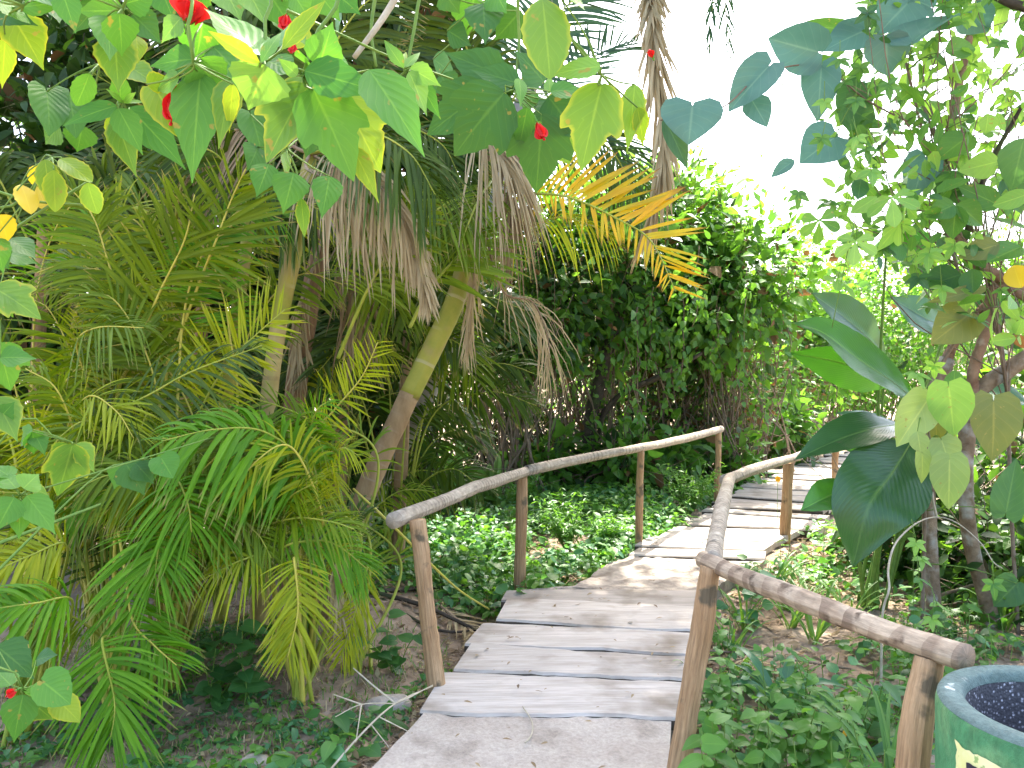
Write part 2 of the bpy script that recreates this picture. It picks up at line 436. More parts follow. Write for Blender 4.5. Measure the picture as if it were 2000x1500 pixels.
M['bush'] = leaf_mat('bush_leaf', (.05, .15, .022), (.11, .25, .035), .48, .42, vein=0)
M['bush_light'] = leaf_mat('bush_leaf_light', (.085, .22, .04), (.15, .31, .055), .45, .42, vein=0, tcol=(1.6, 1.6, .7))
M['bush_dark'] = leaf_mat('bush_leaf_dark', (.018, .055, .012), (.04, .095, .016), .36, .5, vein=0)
M['bush_brown'] = leaf_mat('withered_leaf', (.12, .07, .03), (.21, .135, .06), .2, .7, tcol=(1.2, .9, .6), vein=0, spec=.15)
M['weed'] = leaf_mat('weed_leaf', (.06, .18, .03), (.125, .29, .05), .42, .45, vein=.2)
M['weed_dark'] = leaf_mat('weed_leaf_dark', (.035, .12, .03), (.065, .18, .04), .36, .45, vein=.2)
M['weed_blue'] = leaf_mat('weed_leaf_blue_green', (.05, .165, .065), (.09, .245, .09), .38, .45, vein=.2)
M['grass'] = leaf_mat('grass_blade', (.07, .19, .03), (.14, .28, .05), .4, .42, vein=.2)
M['grass_blue'] = leaf_mat('broad_grass_blade', (.04, .14, .06), (.07, .20, .09), .36, .35, vein=.3)
M['petal'] = leaf_mat('red_petal', (.62, .012, .02), (.75, .025, .02), .35, .5, tcol=(1.2, .8, .6), vein=0)
M['petal_y'] = leaf_mat('yellow_petal', (.75, .42, .01), (.8, .5, .02), .35, .5, tcol=(1.1, .9, .4), vein=0)
M['litter'] = leaf_mat('litter_leaf', (.16, .11, .07), (.34, .26, .18), .15, .85, tcol=(1, .9, .7), vein=0, spec=.1)
M['twig'] = rough_mat('twig', (.13, .09, .06), (.26, .20, .14), 20, .85)
M['twig_pale'] = rough_mat('twig_pale', (.32, .27, .18), (.5, .44, .33), 20, .8)
M['stem_green'] = rough_mat('green_stem', (.09, .19, .03), (.18, .28, .05), 20, .6, bump=.1)
M['bark'] = rough_mat('bark_lichen', (.13, .085, .05), (.31, .235, .155), 14, .9, bump=.8, dist=.02, c3=(.42, .41, .36), c3scale=9)
M['bark_red'] = rough_mat('bark_reddish', (.17, .09, .055), (.34, .23, .15), 12, .9, bump=.8, dist=.02, c3=(.4, .36, .3), c3scale=8, c3cut=(.6, .75))
M['bark_dark'] = rough_mat('bark_dark', (.035, .028, .02), (.09, .07, .05), 12, .9, bump=.8, dist=.02, c3=(.05, .09, .02), c3scale=4)
M['bark_grey'] = rough_mat('bark_grey', (.20, .18, .15), (.36, .33, .28), 8, .9, bump=.5, dist=.015)
M['palm_trunk'] = rough_mat('palm_trunk', (.19, .115, .05), (.36, .245, .12), 10, .85, bump=.5, dist=.01, rings=(9, (.30, .22, .13), .08), stretch=(1, 1, .35))
M['palm_green_stem'] = rough_mat('palm_green_stem', (.22, .24, .03), (.34, .31, .05), 6, .6, bump=.15, rings=(4.2, (.40, .35, .16), .07), c3=(.33, .23, .10), c3scale=4)
M['palm_ringed'] = rough_mat('palm_ringed_stem', (.30, .22, .075), (.42, .335, .135), 10, .75, bump=.3, rings=(7.5, (.24, .16, .08), .16), c3=(.30, .30, .07), c3scale=3)
M['fibre'] = rough_mat('palm_fibre', (.17, .095, .045), (.33, .21, .11), 22, .9, bump=.9, dist=.02, stretch=(1, 1, .12))
M['moss'] = leaf_mat('moss_leaf', (.07, .17, .02), (.14, .27, .03), .4, .5, vein=0)
M['ground'] = rough_mat('soil', (.17, .122, .082), (.35, .27, .19), 5, .95, bump=.9, dist=.03, c3=(.33, .28, .23), c3scale=1.4, c3cut=(.5, .72), spec=.1)
M['sandy'] = rough_mat('trodden_earth', (.345, .29, .235), (.47, .415, .35), 3.2, .95, bump=.5, dist=.012, c3=(.23, .195, .155), c3scale=4, c3cut=(.57, .76), spec=.1, grain=((55, 55, 55), .22, 'ob'))


M['gritty'] = rough_mat('gritty_earth', (.20, .17, .14), (.38, .335, .28), 14, .95, bump=.8, dist=.012, c3=(.15, .125, .10), c3scale=5, c3cut=(.52, .66), spec=.1)


def plank_mat():
    m = rough_mat('weathered_plank', (.36, .315, .265), (.50, .45, .395), 3.0, .9, bump=.35, dist=.006, stretch=(.8, 5, 5), c3=(.22, .18, .135), c3scale=3.2, c3cut=(.52, .74), spec=.15, grain=((4, 70, 70), .2, 'ob'), vary=.24)
    return m


M['plank'] = plank_mat()
M['plank_edge'] = rough_mat('dirty_plank_edge_shade', (.05, .042, .034), (.12, .10, .08), 20, .95, bump=.4, spec=.1)  # dirt plus the shade of the gaps, put into the side faces' colour
M['rail'] = rough_mat('peeled_pole', (.36, .255, .165), (.54, .425, .30), 9, .85, bump=.6, dist=.008, c3=(.13, .09, .06), c3scale=10, c3cut=(.61, .68), rings=(11, (.22, .15, .10), .32, .16), grain=((12, 7, 1), .4, 'uv'))
M['rail_grey'] = rough_mat('weathered_pole', (.30, .24, .17), (.48, .405, .31), 9, .85, bump=.5, dist=.006, c3=(.14, .115, .09), c3scale=11, c3cut=(.61, .68), rings=(22, (.22, .17, .12), .25, .06), grain=((9, 14, 1), .4, 'uv'))
M['post'] = rough_mat('post_wood', (.33, .185, .085), (.50, .335, .185), 9, .85, bump=.6, dist=.008, stretch=(1, 1, .25), c3=(.15, .115, .07), c3scale=8, c3cut=(.58, .66), grain=((22, 5, 1), .42, 'uv'))

# ------------------------------------------------------------------ ground
def nonuniform(a, b, lim, far, step):
    core = np.arange(a, b + step * .5, step)
    lo = a - np.geomspace(step, lim, far)[::-1]
    hi = b + np.geomspace(step, lim, far)
    return np.concatenate([lo, core, hi])

gx = nonuniform(-5.5, 8, 900, 34, .11)
gy = nonuniform(0, 15, 1500, 34, .11)
GX, GY = np.meshgrid(gx, gy)
GZ = gz(GX, GY) + rng.normal(0, .006, GX.shape) * ((GY < 16) & (GY > -1))
mb = MB()
mb.add(np.stack([GX, GY, GZ], -1), grid_faces(len(gy), len(gx)), 0)
tag(mb.build('ground', M['ground']), 'dark brown leaf strewn soil under the plants', 'ground', kind='structure')

# ------------------------------------------------------------------ path: trodden slab, planks, landing
def slab(mb, outline_l, outline_r, z0, z1, n=24, across=18, noise=.006):
    Lp = spline(outline_l, n); Rp = spline(outline_r, n)
    t = np.linspace(0, 1, across)[None, :, None]
    P = Lp[:, None] * (1 - t) + Rp[:, None] * t
    P = np.concatenate([P, np.zeros(P.shape[:2] + (1,))], -1)
    P[..., 2] = z1 + noise * rng.standard_normal(P.shape[:2])
    edge = np.concatenate([P[0], P[1:, -1], P[-1, ::-1][1:], P[::-1, 0][1:]])
    mb.add(P, grid_faces(n, across), 0)
    low = edge.copy(); low[:, 2] = z0
    E = np.stack([low, edge], 0)
    mb.add(E, grid_faces(2, len(edge)), 0)

mb = MB()
slab(mb, [(-1.3, .2), (-.95, 1.8), (-.66, 2.9), (-.53, 3.3), (-.40, 3.72)], [(.72, .2), (.64, 2.0), (.62, 2.9), (.65, 3.3), (.74, 3.72)], -.35, -.012, noise=.004)
tag(mb.build('path', M['sandy'], smooth=True), 'pale trodden earth path in front of the first plank', 'path', kind='structure')
mb = MB()
slab(mb, [(-.02, 5.74), (.44, 5.86), (.72, 6.4), (1.0, 6.76)], [(1.38, 5.66), (1.6, 6.0), (1.85, 6.3), (2.1, 6.62)], -.3, -.02, noise=.006)
tag(mb.build('path_landing', M['gritty'], smooth=True), 'gritty earth landing between the two runs of planks', 'path', kind='structure')


def plank(parent, a0, a1, b0, b1, z, thick=.055, tz=0.0, jag=.012):
    """a board with near edge a0-a1 and far edge b0-b1 (x, y), slightly worn edges"""
    n = 22
    t = np.linspace(0, 1, n)
    jn = np.cumsum(rng.normal(0, .5, (2, n)), 1); jn -= np.linspace(0, 1, n)[None] * jn[:, -1:]
    A = np.outer(1 - t, a0) + np.outer(t, a1); B = np.outer(1 - t, b0) + np.outer(t, b1)
    A[:, 1] += jag * jn[0]; B[:, 1] += jag * jn[1]
    zz = z + tz * (t - .5) + .004 * np.sin(t * 5 + rng.uniform(0, 6))
    r = .012
    dirn = unit(B - A)
    rows = []
    for off, dz, base in ((0, -thick, 0), (0, -r, 0), (r, 0, 0), (.5, 0, 1), (-r, 0, 2), (0, -r, 2), (0, -thick, 2)):
        q = {0: A + dirn * off, 1: (A + B) / 2, 2: B + dirn * off}[base]
        rows.append(np.concatenate([q, (zz + dz)[:, None]], 1))
    V = np.stack(rows, 0)
    mbp = MB()
    gf = grid_faces(7, n)
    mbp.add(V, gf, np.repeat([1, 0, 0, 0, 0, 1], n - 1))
    for k in (0, n - 1):                       # end faces
        e = V[:, k]
        mbp.add(np.stack([e[0], e[1], e[2], e[3], e[4], e[5], e[6]]), [[0, 1, 2, 3], [0, 3, 4, 5], [0, 5, 6, 6]] if k else [[3, 2, 1, 0], [5, 4, 3, 0], [6, 6, 5, 0]], 0)
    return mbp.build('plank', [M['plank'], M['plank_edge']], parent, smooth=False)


def g0(px, py):
    d = EYE * F / (py - HZ)
    return np.array([(px - 1000) / F * d, d])


bw = thing('plank_walkway', 'near run of six wide grey planks leading off the trodden earth path', 'walkway', (.4, 4.6, -.1))
edges_l = [(824, 1388), (880, 1310), (916, 1255), (961, 1214), (983, 1170), (992, 1149)]
edges_r = [(1306, 1402), (1337, 1330), (1342, 1280), (1347, 1235), (1352, 1186), (1353, 1150)]
lends = [(832, 1372), (888, 1262), (926, 1217), (975, 1172), (990, 1150), (1060, 1130)]
for i in range(5):
    a0 = g0(*edges_l[i]); a1 = g0(*edges_r[i]) + (.04, 0)
    b1 = g0(*edges_r[i + 1]) + (.04, 0)
    a0 = a0 + ((-.01, .015, -.025, .025, -.015)[i], 0)
    b0 = g0(edges_l[i + 1][0] + (-8 if i in (0, 2) else 3), edges_l[i + 1][1])
    gap = (.008, .026, .014, .028, .016)[i]; b0 = b0 + ((-.01, .015, -.025, .025, -.015)[i], 0)
    b0 = b0 - unit(b0 - a0) * gap; b1 = b1 - unit(b1 - a1) * gap
    plank(bw, a0, a1, b0, b1, [.0, .012, .004, .015, .0][i], tz=rng.uniform(-.02, .02), jag=.013)
mbp = MB()                                         # bearers under the near planks
for sx in (.0, .95):
    tube(mbp, [(sx - .25, 3.8, -.11), (sx + .12, 5.7, -.11)], .05, 0, 8)
mbp.build('bearer', M['post'], bw)

bw2 = thing('plank_walkway', 'far run of narrow pale planks curving away to the right behind the broad leaves', 'walkway', (2.6, 9, -.1))
Lc = spline([(.95, 6.72), (1.19, 7.18), (1.99, 8.66), (3.0, 10.47), (4.6, 12.9), (6.9, 15.6), (9.5, 18)], 400)
Rc = spline([(2.08, 6.55), (2.28, 7.0), (3.15, 8.2), (4.2, 9.9), (5.7, 12.1), (7.9, 14.7), (10.4, 17.2)], 400)
k = 0
seglen = np.concatenate([[0], np.cumsum(np.linalg.norm(np.diff((Lc + Rc) / 2, axis=0), axis=1))])
s = 0.0
while s < seglen[-1] - .4:
    w = rng.uniform(.27, .46)
    i0, i1 = np.searchsorted(seglen, [s + .022, s + w - .022]); i1 = min(i1, 399)
    jl, jr = rng.normal(0, .05, 2)
    dl = unit(Lc[i0] - Rc[i0])
    plank(bw2, Lc[i0] + dl * jl, Rc[i0] - dl * jr, Lc[i1] + dl * jl, Rc[i1] - dl * jr, -.012 + rng.normal(0, .012), tz=rng.uniform(-.02, .02), jag=.006)
    s += w
mbp = MB()
for off in (.2, .8):
    tube(mbp, np.concatenate([(Lc * (1 - off) + Rc * off)[::20], np.full((20, 1), -.12)], 1), .05, 0, 8)
mbp.build('bearer', M['post'], bw2)

# ------------------------------------------------------------------ handrails
def pole(name, parent, pts, r, mat, n=30, seg=12, knots=0):
    mbp = MB()
    P = spline(pts, n)
    P = P + np.cumsum(rng.normal(0, .0013, P.shape), 0) * np.sin(np.linspace(0, np.pi, n))[:, None]
    rr = np.interp(np.linspace(0, 1, n), np.linspace(0, 1, len(np.atleast_1d(r))), np.atleast_1d(r)) * .88 * (1 + .05 * np.sin(np.linspace(0, 9, n) + rng.uniform(0, 6)) + rng.normal(0, .012, n))
    tube(mbp, P, rr, 0, seg, jitter=.006)
    return mbp.build(name, mat, parent)


hl = thing('handrail', 'low wooden handrail on four posts left of the walkway', 'handrail', tuple(at(853, 1335, 4.02)), group='pole handrails beside the walkway')
pole('post', hl, [at(815, 1016, 4.03), at(832, 1150, 4.03), at(854, 1345, 4.02), at(862, 1400, 4.02)], [.046, .052], M['post'])
pole('post', hl, [at(1020, 930, 6.1), at(1018, 1030, 6.1), at(1015, 1150, 6.1)], [.047, .052], M['post'])
pole('post', hl, [at(1252, 880, 7.2), at(1249, 970, 7.2), at(1247, 1085, 7.2)], [.036, .042], M['post'])
pole('post', hl, [at(1403, 842, 9.4), at(1402, 910, 9.4), at(1400, 995, 9.4)], [.042, .042], M['post'])
pole('rail', hl, [at(768, 1017, 3.95), at(850, 983, 4.5), at(940, 945, 5.3), at(1038, 917, 6.2)], [.045, .047, .043], M['rail_grey'])
pole('rail', hl, [at(1030, 919, 6.08), at(1130, 897, 6.6), at(1250, 874, 7.2), at(1330, 858, 8.3), at(1408, 838, 9.45)], [.046, .043, .05], M['rail_grey'])

hr = thing('handrail', 'bent wooden handrail right of the walkway running up to the green bin', 'handrail', tuple(at(1322, 1510, 3.14)), group='pole handrails beside the walkway')
pole('post', hr, [at(1387, 1108, 3.12), at(1365, 1260, 3.12), at(1322, 1525, 3.14)], [.046, .05, .052], M['post'])
pole('post', hr, [at(1815, 1288, 2.27), at(1785, 1480, 2.22), (1.06, 2.2, -.2)], [.045, .05], M['post'])
pole('post', hr, [at(1540, 905, 7.6), at(1537, 970, 7.6), at(1533, 1062, 7.6)], [.055, .058], M['post'])
pole('post', hr, [at(1633, 868, 11.0), at(1631, 910, 11.0), at(1631, 965, 11.0)], [.05, .05], M['post'])
pole('rail', hr, [at(1372, 1092, 3.2), at(1500, 1146, 2.85), at(1700, 1222, 2.45), at(1888, 1286, 2.17)], [.04, .041, .043], M['rail'])
pole('rail', hr, [at(1392, 1098, 3.16), at(1404, 1020, 4.1), at(1424, 936, 5.75)], [.044, .05], M['rail_grey'])
pole('rail', hr, [at(1416, 938, 5.7), at(1480, 916, 6.6), at(1560, 892, 7.75)], [.05, .045], M['rail_grey'])
pole('rail', hr, [at(1545, 896, 7.7), at(1590, 880, 9.3), at(1640, 862, 11.1)], [.045, .045], M['rail_grey'])

# ------------------------------------------------------------------ bin
BX, BY, BH, BR = 1.30, 1.87, .80, .28
bn = thing('concrete_bin', 'green painted round concrete litter bin at the end of the handrail', 'bin', (BX, BY, float(gz(BX, BY))))
zb = float(gz(BX, BY)) - .05


def lathe(mb, prof, cx, cy, mat=0, seg=72, a0=0, a1=2 * np.pi, wob=0.0):
    pr = np.array(prof, float); th = np.linspace(a0, a1, seg)
    rr = pr[:, 0][:, None] * (1 + wob * np.sin(3 * th + 1)[None])
    V = np.stack([cx + rr * np.cos(th)[None], cy + rr * np.sin(th)[None], np.broadcast_to(pr[:, 1][:, None], rr.shape)], -1)
    uv = np.stack(np.broadcast_arrays(th[None] * BR, pr[:, 1][:, None]), -1)
    mb.add(V, grid_faces(len(pr), seg), mat, uv)


M['bin_green'] = rough_mat('bin_green_paint', (.055, .205, .085), (.085, .265, .11), 5, .6, bump=.9, dist=.01, c3=(.17, .33, .14), c3scale=7, c3cut=(.5, .68), spec=.3, grain=((38, 38, 22), .3, 'ob'))
M['bin_rim'] = rough_mat('bin_rim_worn_paint', (.09, .145, .125), (.14, .195, .18), 7, .7, bump=.8, dist=.008, c3=(.5, .54, .5), c3scale=20, c3cut=(.64, .69), spec=.3, grain=((45, 45, 45), .3, 'ob'))
mb = MB()
lathe(mb, [(BR * .96, zb), (BR * .985, .3), (BR, .55), (BR * 1.0, BH - .03), (BR * .985, BH - .012)], BX, BY)
mb.build('body', M['bin_green'], bn)
mb = MB()
lathe(mb, [(BR * .985, BH - .012), (BR * .965, BH - .002), (BR * .93, BH + .001), (BR - .05, BH), (BR - .06, BH - .006), (BR - .066, BH - .025)], BX, BY, wob=.003)
mb.build('rim', M['bin_rim'], bn)
m, n_, new = nmat('dark_aggregate')
vo = new("ShaderNodeTexVoronoi"); vo.inputs['Scale'].default_value = 130
tc = new("ShaderNodeTexCoord"); n_.links.new(tc.outputs['Object'], vo.inputs['Vector'])
sx_ = new("ShaderNodeSeparateColor"); n_.links.new(vo.outputs['Color'], sx_.inputs[0])
r1 = new("ShaderNodeMapRange"); n_.links.new(sx_.outputs[0], r1.inputs[0]); r1.inputs[1].default_value = .5; r1.inputs[2].default_value = .9
r2 = new("ShaderNodeMapRange"); n_.links.new(vo.outputs['Distance'], r2.inputs[0]); r2.inputs[1].default_value = .25; r2.inputs[2].default_value = .5; r2.inputs[3].default_value = 1; r2.inputs[4].default_value = 0
mm = new("ShaderNodeMath"); mm.operation = 'MULTIPLY'; n_.links.new(r1.outputs[0], mm.inputs[0]); n_.links.new(r2.outputs[0], mm.inputs[1])
mx = new("ShaderNodeMix"); mx.data_type = 'RGBA'; mx.inputs[6].default_value = (.075, .072, .08, 1); mx.inputs[7].default_value = (.6, .58, .62, 1); n_.links.new(mm.outputs[0], mx.inputs[0])
pb = new("ShaderNodeBsdfPrincipled"); n_.links.new(mx.outputs[2], pb.inputs['Base Color']); pb.inputs['Roughness'].default_value = .6
bp = new("ShaderNodeBump"); bp.inputs['Strength'].default_value = .5; bp.inputs['Distance'].default_value = .004; n_.links.new(vo.outputs['Distance'], bp.inputs['Height']); n_.links.new(bp.outputs[0], pb.inputs['Normal'])
n_.links.new(pb.outputs[0], new("ShaderNodeOutputMaterial").inputs[0])
mb = MB()
lathe(mb, [(BR - .064, BH - .022), (BR - .07, BH - .15), (BR - .075, .25), (.01, .24)], BX, BY)
mb.build('lining', m, bn)
M['bin_yellow'] = rough_mat('bin_yellow_paint', (.68, .66, .22), (.78, .76, .42), 14, .65, bump=.4, dist=.003, c3=(.30, .42, .14), c3scale=40, c3cut=(.62, .66), spec=.3)
M['bin_black'] = rough_mat('bin_black_paint', (.02, .02, .025), (.05, .05, .06), 14, .6, bump=.2)


def cyl_patch(mb, ang0, ang1, z0, z1, r, na=24, nz=14, rag=.0):
    a = np.linspace(ang0, ang1, na); z = np.linspace(z0, z1, nz)
    A, Z = np.meshgrid(a, z)
    if rag:
        A[:, 0] += rng.normal(0, rag / r, nz); A[:, -1] += rng.normal(0, rag / r, nz)
        Z[-1] += rng.normal(0, rag, na); Z[0] += rng.normal(0, rag, na)
    V = np.stack([BX + r * np.cos(A), BY + r * np.sin(A), Z], -1)
    mb.add(V, grid_faces(nz, na), 0)


a_start = math.atan2(-.024, -.277) % (2 * math.pi)
mb = MB(); cyl_patch(mb, a_start, a_start + 1.5, .42, .732, BR + .0025, 40, 20, .0022)
lab = mb.build('painted_panel', M['bin_yellow'], bn)
mb = MB(); cyl_patch(mb, a_start + .13, a_start + .30, .47, .705, BR + .0045, 10, 14, .001)
mb.build('painted_stroke', M['bin_black'], lab)

# ------------------------------------------------------------------ plants: builders
def frond(parent, pts, L, n=40, mat='palm', rmat='rachis', pet=None, nf=None, ang=(72, 28), droop=.3, asym=(1, 1), wid=.029,
          r=.008, lift=.12, curl=0.0, name='frond', prof=(.55, .85, 1, .85, .4), rag=.1, label=None):
    """a feather leaf: midrib through pts (metres), leaflets up to L long on both sides"""
    pts = [np.asarray(p, float) for p in pts]
    full = ([np.asarray(p, float) for p in pet] if pet else []) + pts
    P = spline(full, 70)
    seg = np.concatenate([[0], np.cumsum(np.linalg.norm(np.diff(P, axis=0), axis=1))])
    ts = 0.04
    if pet:
        ts = seg[np.argmin(np.linalg.norm(P - pts[0], axis=1))] / seg[-1]
    T = unit(np.gradient(P, axis=0))
    t = np.linspace(ts, .99, n)
    mb = MB()
    for si, side in enumerate((-1, 1)):
        tt = np.clip(t + rng.normal(0, .25 / n, n) + side * .2 / n, 0, 1)
        u = (tt - ts) / (1 - ts)
        x = np.stack([np.interp(tt * seg[-1], seg, P[:, k]) for k in range(3)], 1)
        tg = unit(np.stack([np.interp(tt * seg[-1], seg, T[:, k]) for k in range(3)], 1))
        N = np.asarray(nf, float)[None].repeat(n, 0) if nf is not None else unit(np.array([0, 0, EYE]) - x) * .8 + np.array([0, 0, .6])
        N = unit(N - tg * np.sum(N * tg, 1, keepdims=True))
        S = np.cross(tg, N)
        a = np.radians(np.interp(u, [0, 1], ang) + rng.normal(0, 6.5, n))[:, None]
        D = unit(tg * np.cos(a) + side * S * np.sin(a) + N * (lift + rng.normal(0, rag, n)[:, None]))
        ll = L * asym[si] * np.interp(u, [0, .12, .4, .75, 1], prof) * rng.uniform(.84, 1.08, n) * np.where(rng.random(n) < .07, rng.uniform(.3, .7, n), 1)
        s = np.linspace(0, 1, 7)
        X = x[:, None] + D[:, None] * (s[None, :, None] * ll[:, None, None])
        X[..., 2] -= droop * (s ** 2)[None] * ll[:, None] * rng.uniform(.7, 1.3, n)[:, None]
        if curl:
            X += np.cumsum(rng.normal(0, curl, X.shape), 1) * ll[:, None, None] * s[None, :, None]
        W = wid * ll[:, None] * np.interp(s, [0, .12, .45, .8, 1], [.35, .9, 1, .6, .03])[None]
        ribbons(mb, X, N + side * S * .25 + rng.normal(0, .15, N.shape), W, .25, 0)
    tube(mb, P, [r * 1.5, r, r * .35], 1, 6)
    o = mb.build(name, [M[mat], M[rmat]], parent)
    if label: o['label'] = label
    return o


def fpx(parent, px, d, Lpx, pet=None, **k):
    d = np.broadcast_to(d, (len(px),))
    pts = [at(p[0], p[1], dd) for p, dd in zip(px, d)]
    return frond(parent, pts, Lpx / F * float(np.mean(d)), pet=pet, **k)


GAPS = [(np.array([-.35, 7.5, 0]), .85), (np.array([3.9, 10.8, 0]), .65), (np.array([2.9, 9.2, 0]), .3), (np.array([-.3, 6.9, 0]), .3), (np.array([.78, 6.2, 0]), .2), (np.array([1.25, 5.95, 0]), .1), (np.array([-.3, 5.4, 0]), .05)]
SD = np.array(sdir)


def gaps(cl, pad=.12):
    """thin spots in the leaf cover where the sun comes through"""
    k = np.ones(len(cl), bool)
    for o, r in GAPS:
        v = cl - o; d = np.linalg.norm(v - (v @ SD)[:, None] * SD, axis=1)
        k &= d > r + pad
    return cl[k]


def lit(p):
    return len(gaps(np.atleast_2d(p), .1)) == 0


def foliage_cloud(mb, cent, sig, per, size, shapes, nm, outc=None, weights=None, flat=.5, drop=.25, asp=.55):
    """per leaves around each clump centre"""
    C_ = np.repeat(cent, per, 0); n = len(C_)
    off = rng.normal(0, 1, (n, 3)) * sig
    pos = C_ + off
    o = unit(off + 1e-6) * .6 + rng.normal(0, .5, (n, 3)); o[:, 2] -= drop
    if outc is not None: o += unit(pos - outc) * .7
    nr = np.array([0, 0, 1.0]) * flat + rng.normal(0, .5, (n, 3)) + (unit(pos - outc) * .4 if outc is not None else 0)
    L = size * np.clip(np.exp(rng.normal(-.08, .36, n)), .35, 1.9)
    mats = rng.choice(nm, n, p=weights)
    idx = rng.integers(0, len(shapes), n)
    for k, sh in enumerate(shapes):
        q = idx == k
        if q.any():
            leaves(mb, sh, pos[q], o[q], nr[q], L[q], L[q] * asp * rng.uniform(.8, 1.2, q.sum()), curve=rng.uniform(0, .4, q.sum()), mat=mats[q], rows=5 if sh not in ('tiny',) else None)


def shell(n, c, rad, inner=.45, zmin=None, front=0.0):
    p = unit(rng.normal(0, 1, (n * 4, 3)))
    if front:
        keep = (p[:, 1] < front)
        p = p[keep]
    p = p * (rng.uniform(inner ** 3, 1, len(p)) ** (1 / 3))[:, None] * np.asarray(rad) + np.asarray(c)
    if zmin is not None: p = p[p[:, 2] > zmin]
    return p[:n]


def bush(name, label, cat, foot, c, rad, nclump, per, size, mats, weights=None, shapes=('tiny',), sig=.16, inner=.45, group=None, twigs=14, tmat='twig', zmin=None,
         front=0, flat=.5, asp=.55, tr=.012, tang=.18):
    root = thing(name, label, cat, (foot[0], foot[1], float(gz(foot[0], foot[1]))), group)
    cl = gaps(shell(nclump, c, rad, inner, zmin, front))
    mb = MB()
    foliage_cloud(mb, cl, sig, per, size, shapes, len(mats), np.asarray(c), weights, flat, asp=asp)
    mb.build('foliage', [M[x] for x in mats], root)
    mb = MB()
    base = np.array([foot[0], foot[1], float(gz(foot[0], foot[1])) - .05])
    for q in cl[:twigs]:
        b = base + np.array([rng.normal(0, rad[0] * .25), rng.normal(0, rad[1] * .25), 0])
        b[2] = float(gz(b[0], b[1])) - .05
        mid = b * .55 + q * .45 + rng.normal(0, tang, 3)
        tube(mb, [b, mid, q], [tr * 1.6, tr, tr * .4], 0, 5, 12)
        for _ in range(3 if tang > .2 else 2):
            e = q + rng.normal(0, .4, 3)
            tube(mb, [mid * .4 + q * .6, e], [tr * .5, tr * .2], 0, 4, 4)
    mb.build('branches', M[tmat], root)
    return root


# ------------------------------------------------------------------ palms
def palm(label, foot, name='palm', group='feather palms left of the walkway'):
    return thing(name, label, 'palm', (foot[0], foot[1], float(gz(foot[0], foot[1]))), group)


def trunk(parent, pts, r, mat, n=40, seg=16, name='trunk'):
    mb = MB()
    tube(mb, spline(pts, n), r, 0, seg, jitter=.015)
    return mb.build(name, M[mat], parent)


# leaning palm
ft = at(622, 1245, 5.05)
pl = palm('tall palm with a leaning brown trunk turning green towards its crown', ft)
trunk(pl, [gpt(ft[0], ft[1], -.1), at(655, 1130, 5.05), at(715, 960, 5.1), at(800, 770, 5.2)], [.085, .074, .068, .066], 'palm_trunk')
trunk(pl, [at(799, 774, 5.2), at(850, 670, 5.25), at(893, 575, 5.3), at(930, 430, 5.4), at(965, 270, 5.5)], [.067, .068, .064, .058, .045], 'palm_green_stem', name='crownshaft')
crA = at(950, 330, 5.45)
fpx(pl, [(1010, 372), (1110, 385), (1210, 430), (1272, 472), (1320, 570)], [5.2, 5.0, 4.9, 4.8, 4.75], 150, pet=[crA], mat='palm_yellow', rmat='rachis', n=38, asym=(1.0, .55), droop=.02, ang=(68, 45), wid=.04, nf=(.1, -1, .3), label='yellowing frond')
fpx(pl, [(842, 560), (912, 482), (962, 425)], [4.9, 5.0, 5.2], 150, n=26, mat='palm', asym=(1, 1), droop=.25, pet=[at(800, 640, 4.85)])
fpx(pl, [(940, 400), (890, 390), (830, 430), (800, 480)], [5.4, 5.1, 4.9, 4.8], 130, n=34, mat='palm', pet=[crA], droop=.5)
fpx(pl, [(960, 350), (935, 390), (910, 450), (895, 500)], [5.4, 5.0, 4.9, 4.9], 95, n=34, mat='palm', pet=[crA], droop=.5)
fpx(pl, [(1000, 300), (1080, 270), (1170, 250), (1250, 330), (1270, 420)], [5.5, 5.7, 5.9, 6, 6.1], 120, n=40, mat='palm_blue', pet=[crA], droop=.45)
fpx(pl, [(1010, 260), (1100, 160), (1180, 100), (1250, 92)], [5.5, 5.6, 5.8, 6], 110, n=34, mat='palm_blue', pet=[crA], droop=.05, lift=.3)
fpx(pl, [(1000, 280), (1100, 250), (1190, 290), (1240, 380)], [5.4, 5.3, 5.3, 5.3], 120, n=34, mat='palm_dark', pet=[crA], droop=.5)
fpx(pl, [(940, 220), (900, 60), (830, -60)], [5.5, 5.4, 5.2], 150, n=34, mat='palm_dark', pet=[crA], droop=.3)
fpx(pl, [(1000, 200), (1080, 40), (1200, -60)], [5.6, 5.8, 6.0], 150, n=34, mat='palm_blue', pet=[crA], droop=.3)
fpx(pl, [(970, 240), (1000, 320), (1005, 400), (985, 450)], [5.2, 5.1, 5.1, 5.1], 110, n=34, mat='dead_dark', rmat='rachis_dead', pet=[crA], droop=1.3, curl=.03, ang=(30, 12), wid=.02, name='dead_frond')
fpx(pl, [(930, 250), (965, 290), (1000, 330)], [5.1, 5.0, 5.0], 130, n=26, mat='dead', rmat='rachis_dead', pet=[crA], droop=1.2, curl=.03, ang=(40, 10), wid=.022, name='dead_frond')
fpx(pl, [(930, 480), (922, 580), (910, 690)], [5.2, 5.2, 5.2], 60, n=30, mat='dead', rmat='rachis_dead', pet=[at(935, 420, 5.35)], droop=.8, curl=.04, ang=(20, 8), wid=.03, name='dead_frond')
fpx(pl, [(980, 565), (1040, 590), (1070, 660), (1072, 720)], [5.3, 5.3, 5.3, 5.3], 80, n=26, mat='dead', rmat='rachis_dead', pet=[at(940, 420, 5.4)], droop=1.2, curl=.04, ang=(35, 20), wid=.018, name='dead_frond')
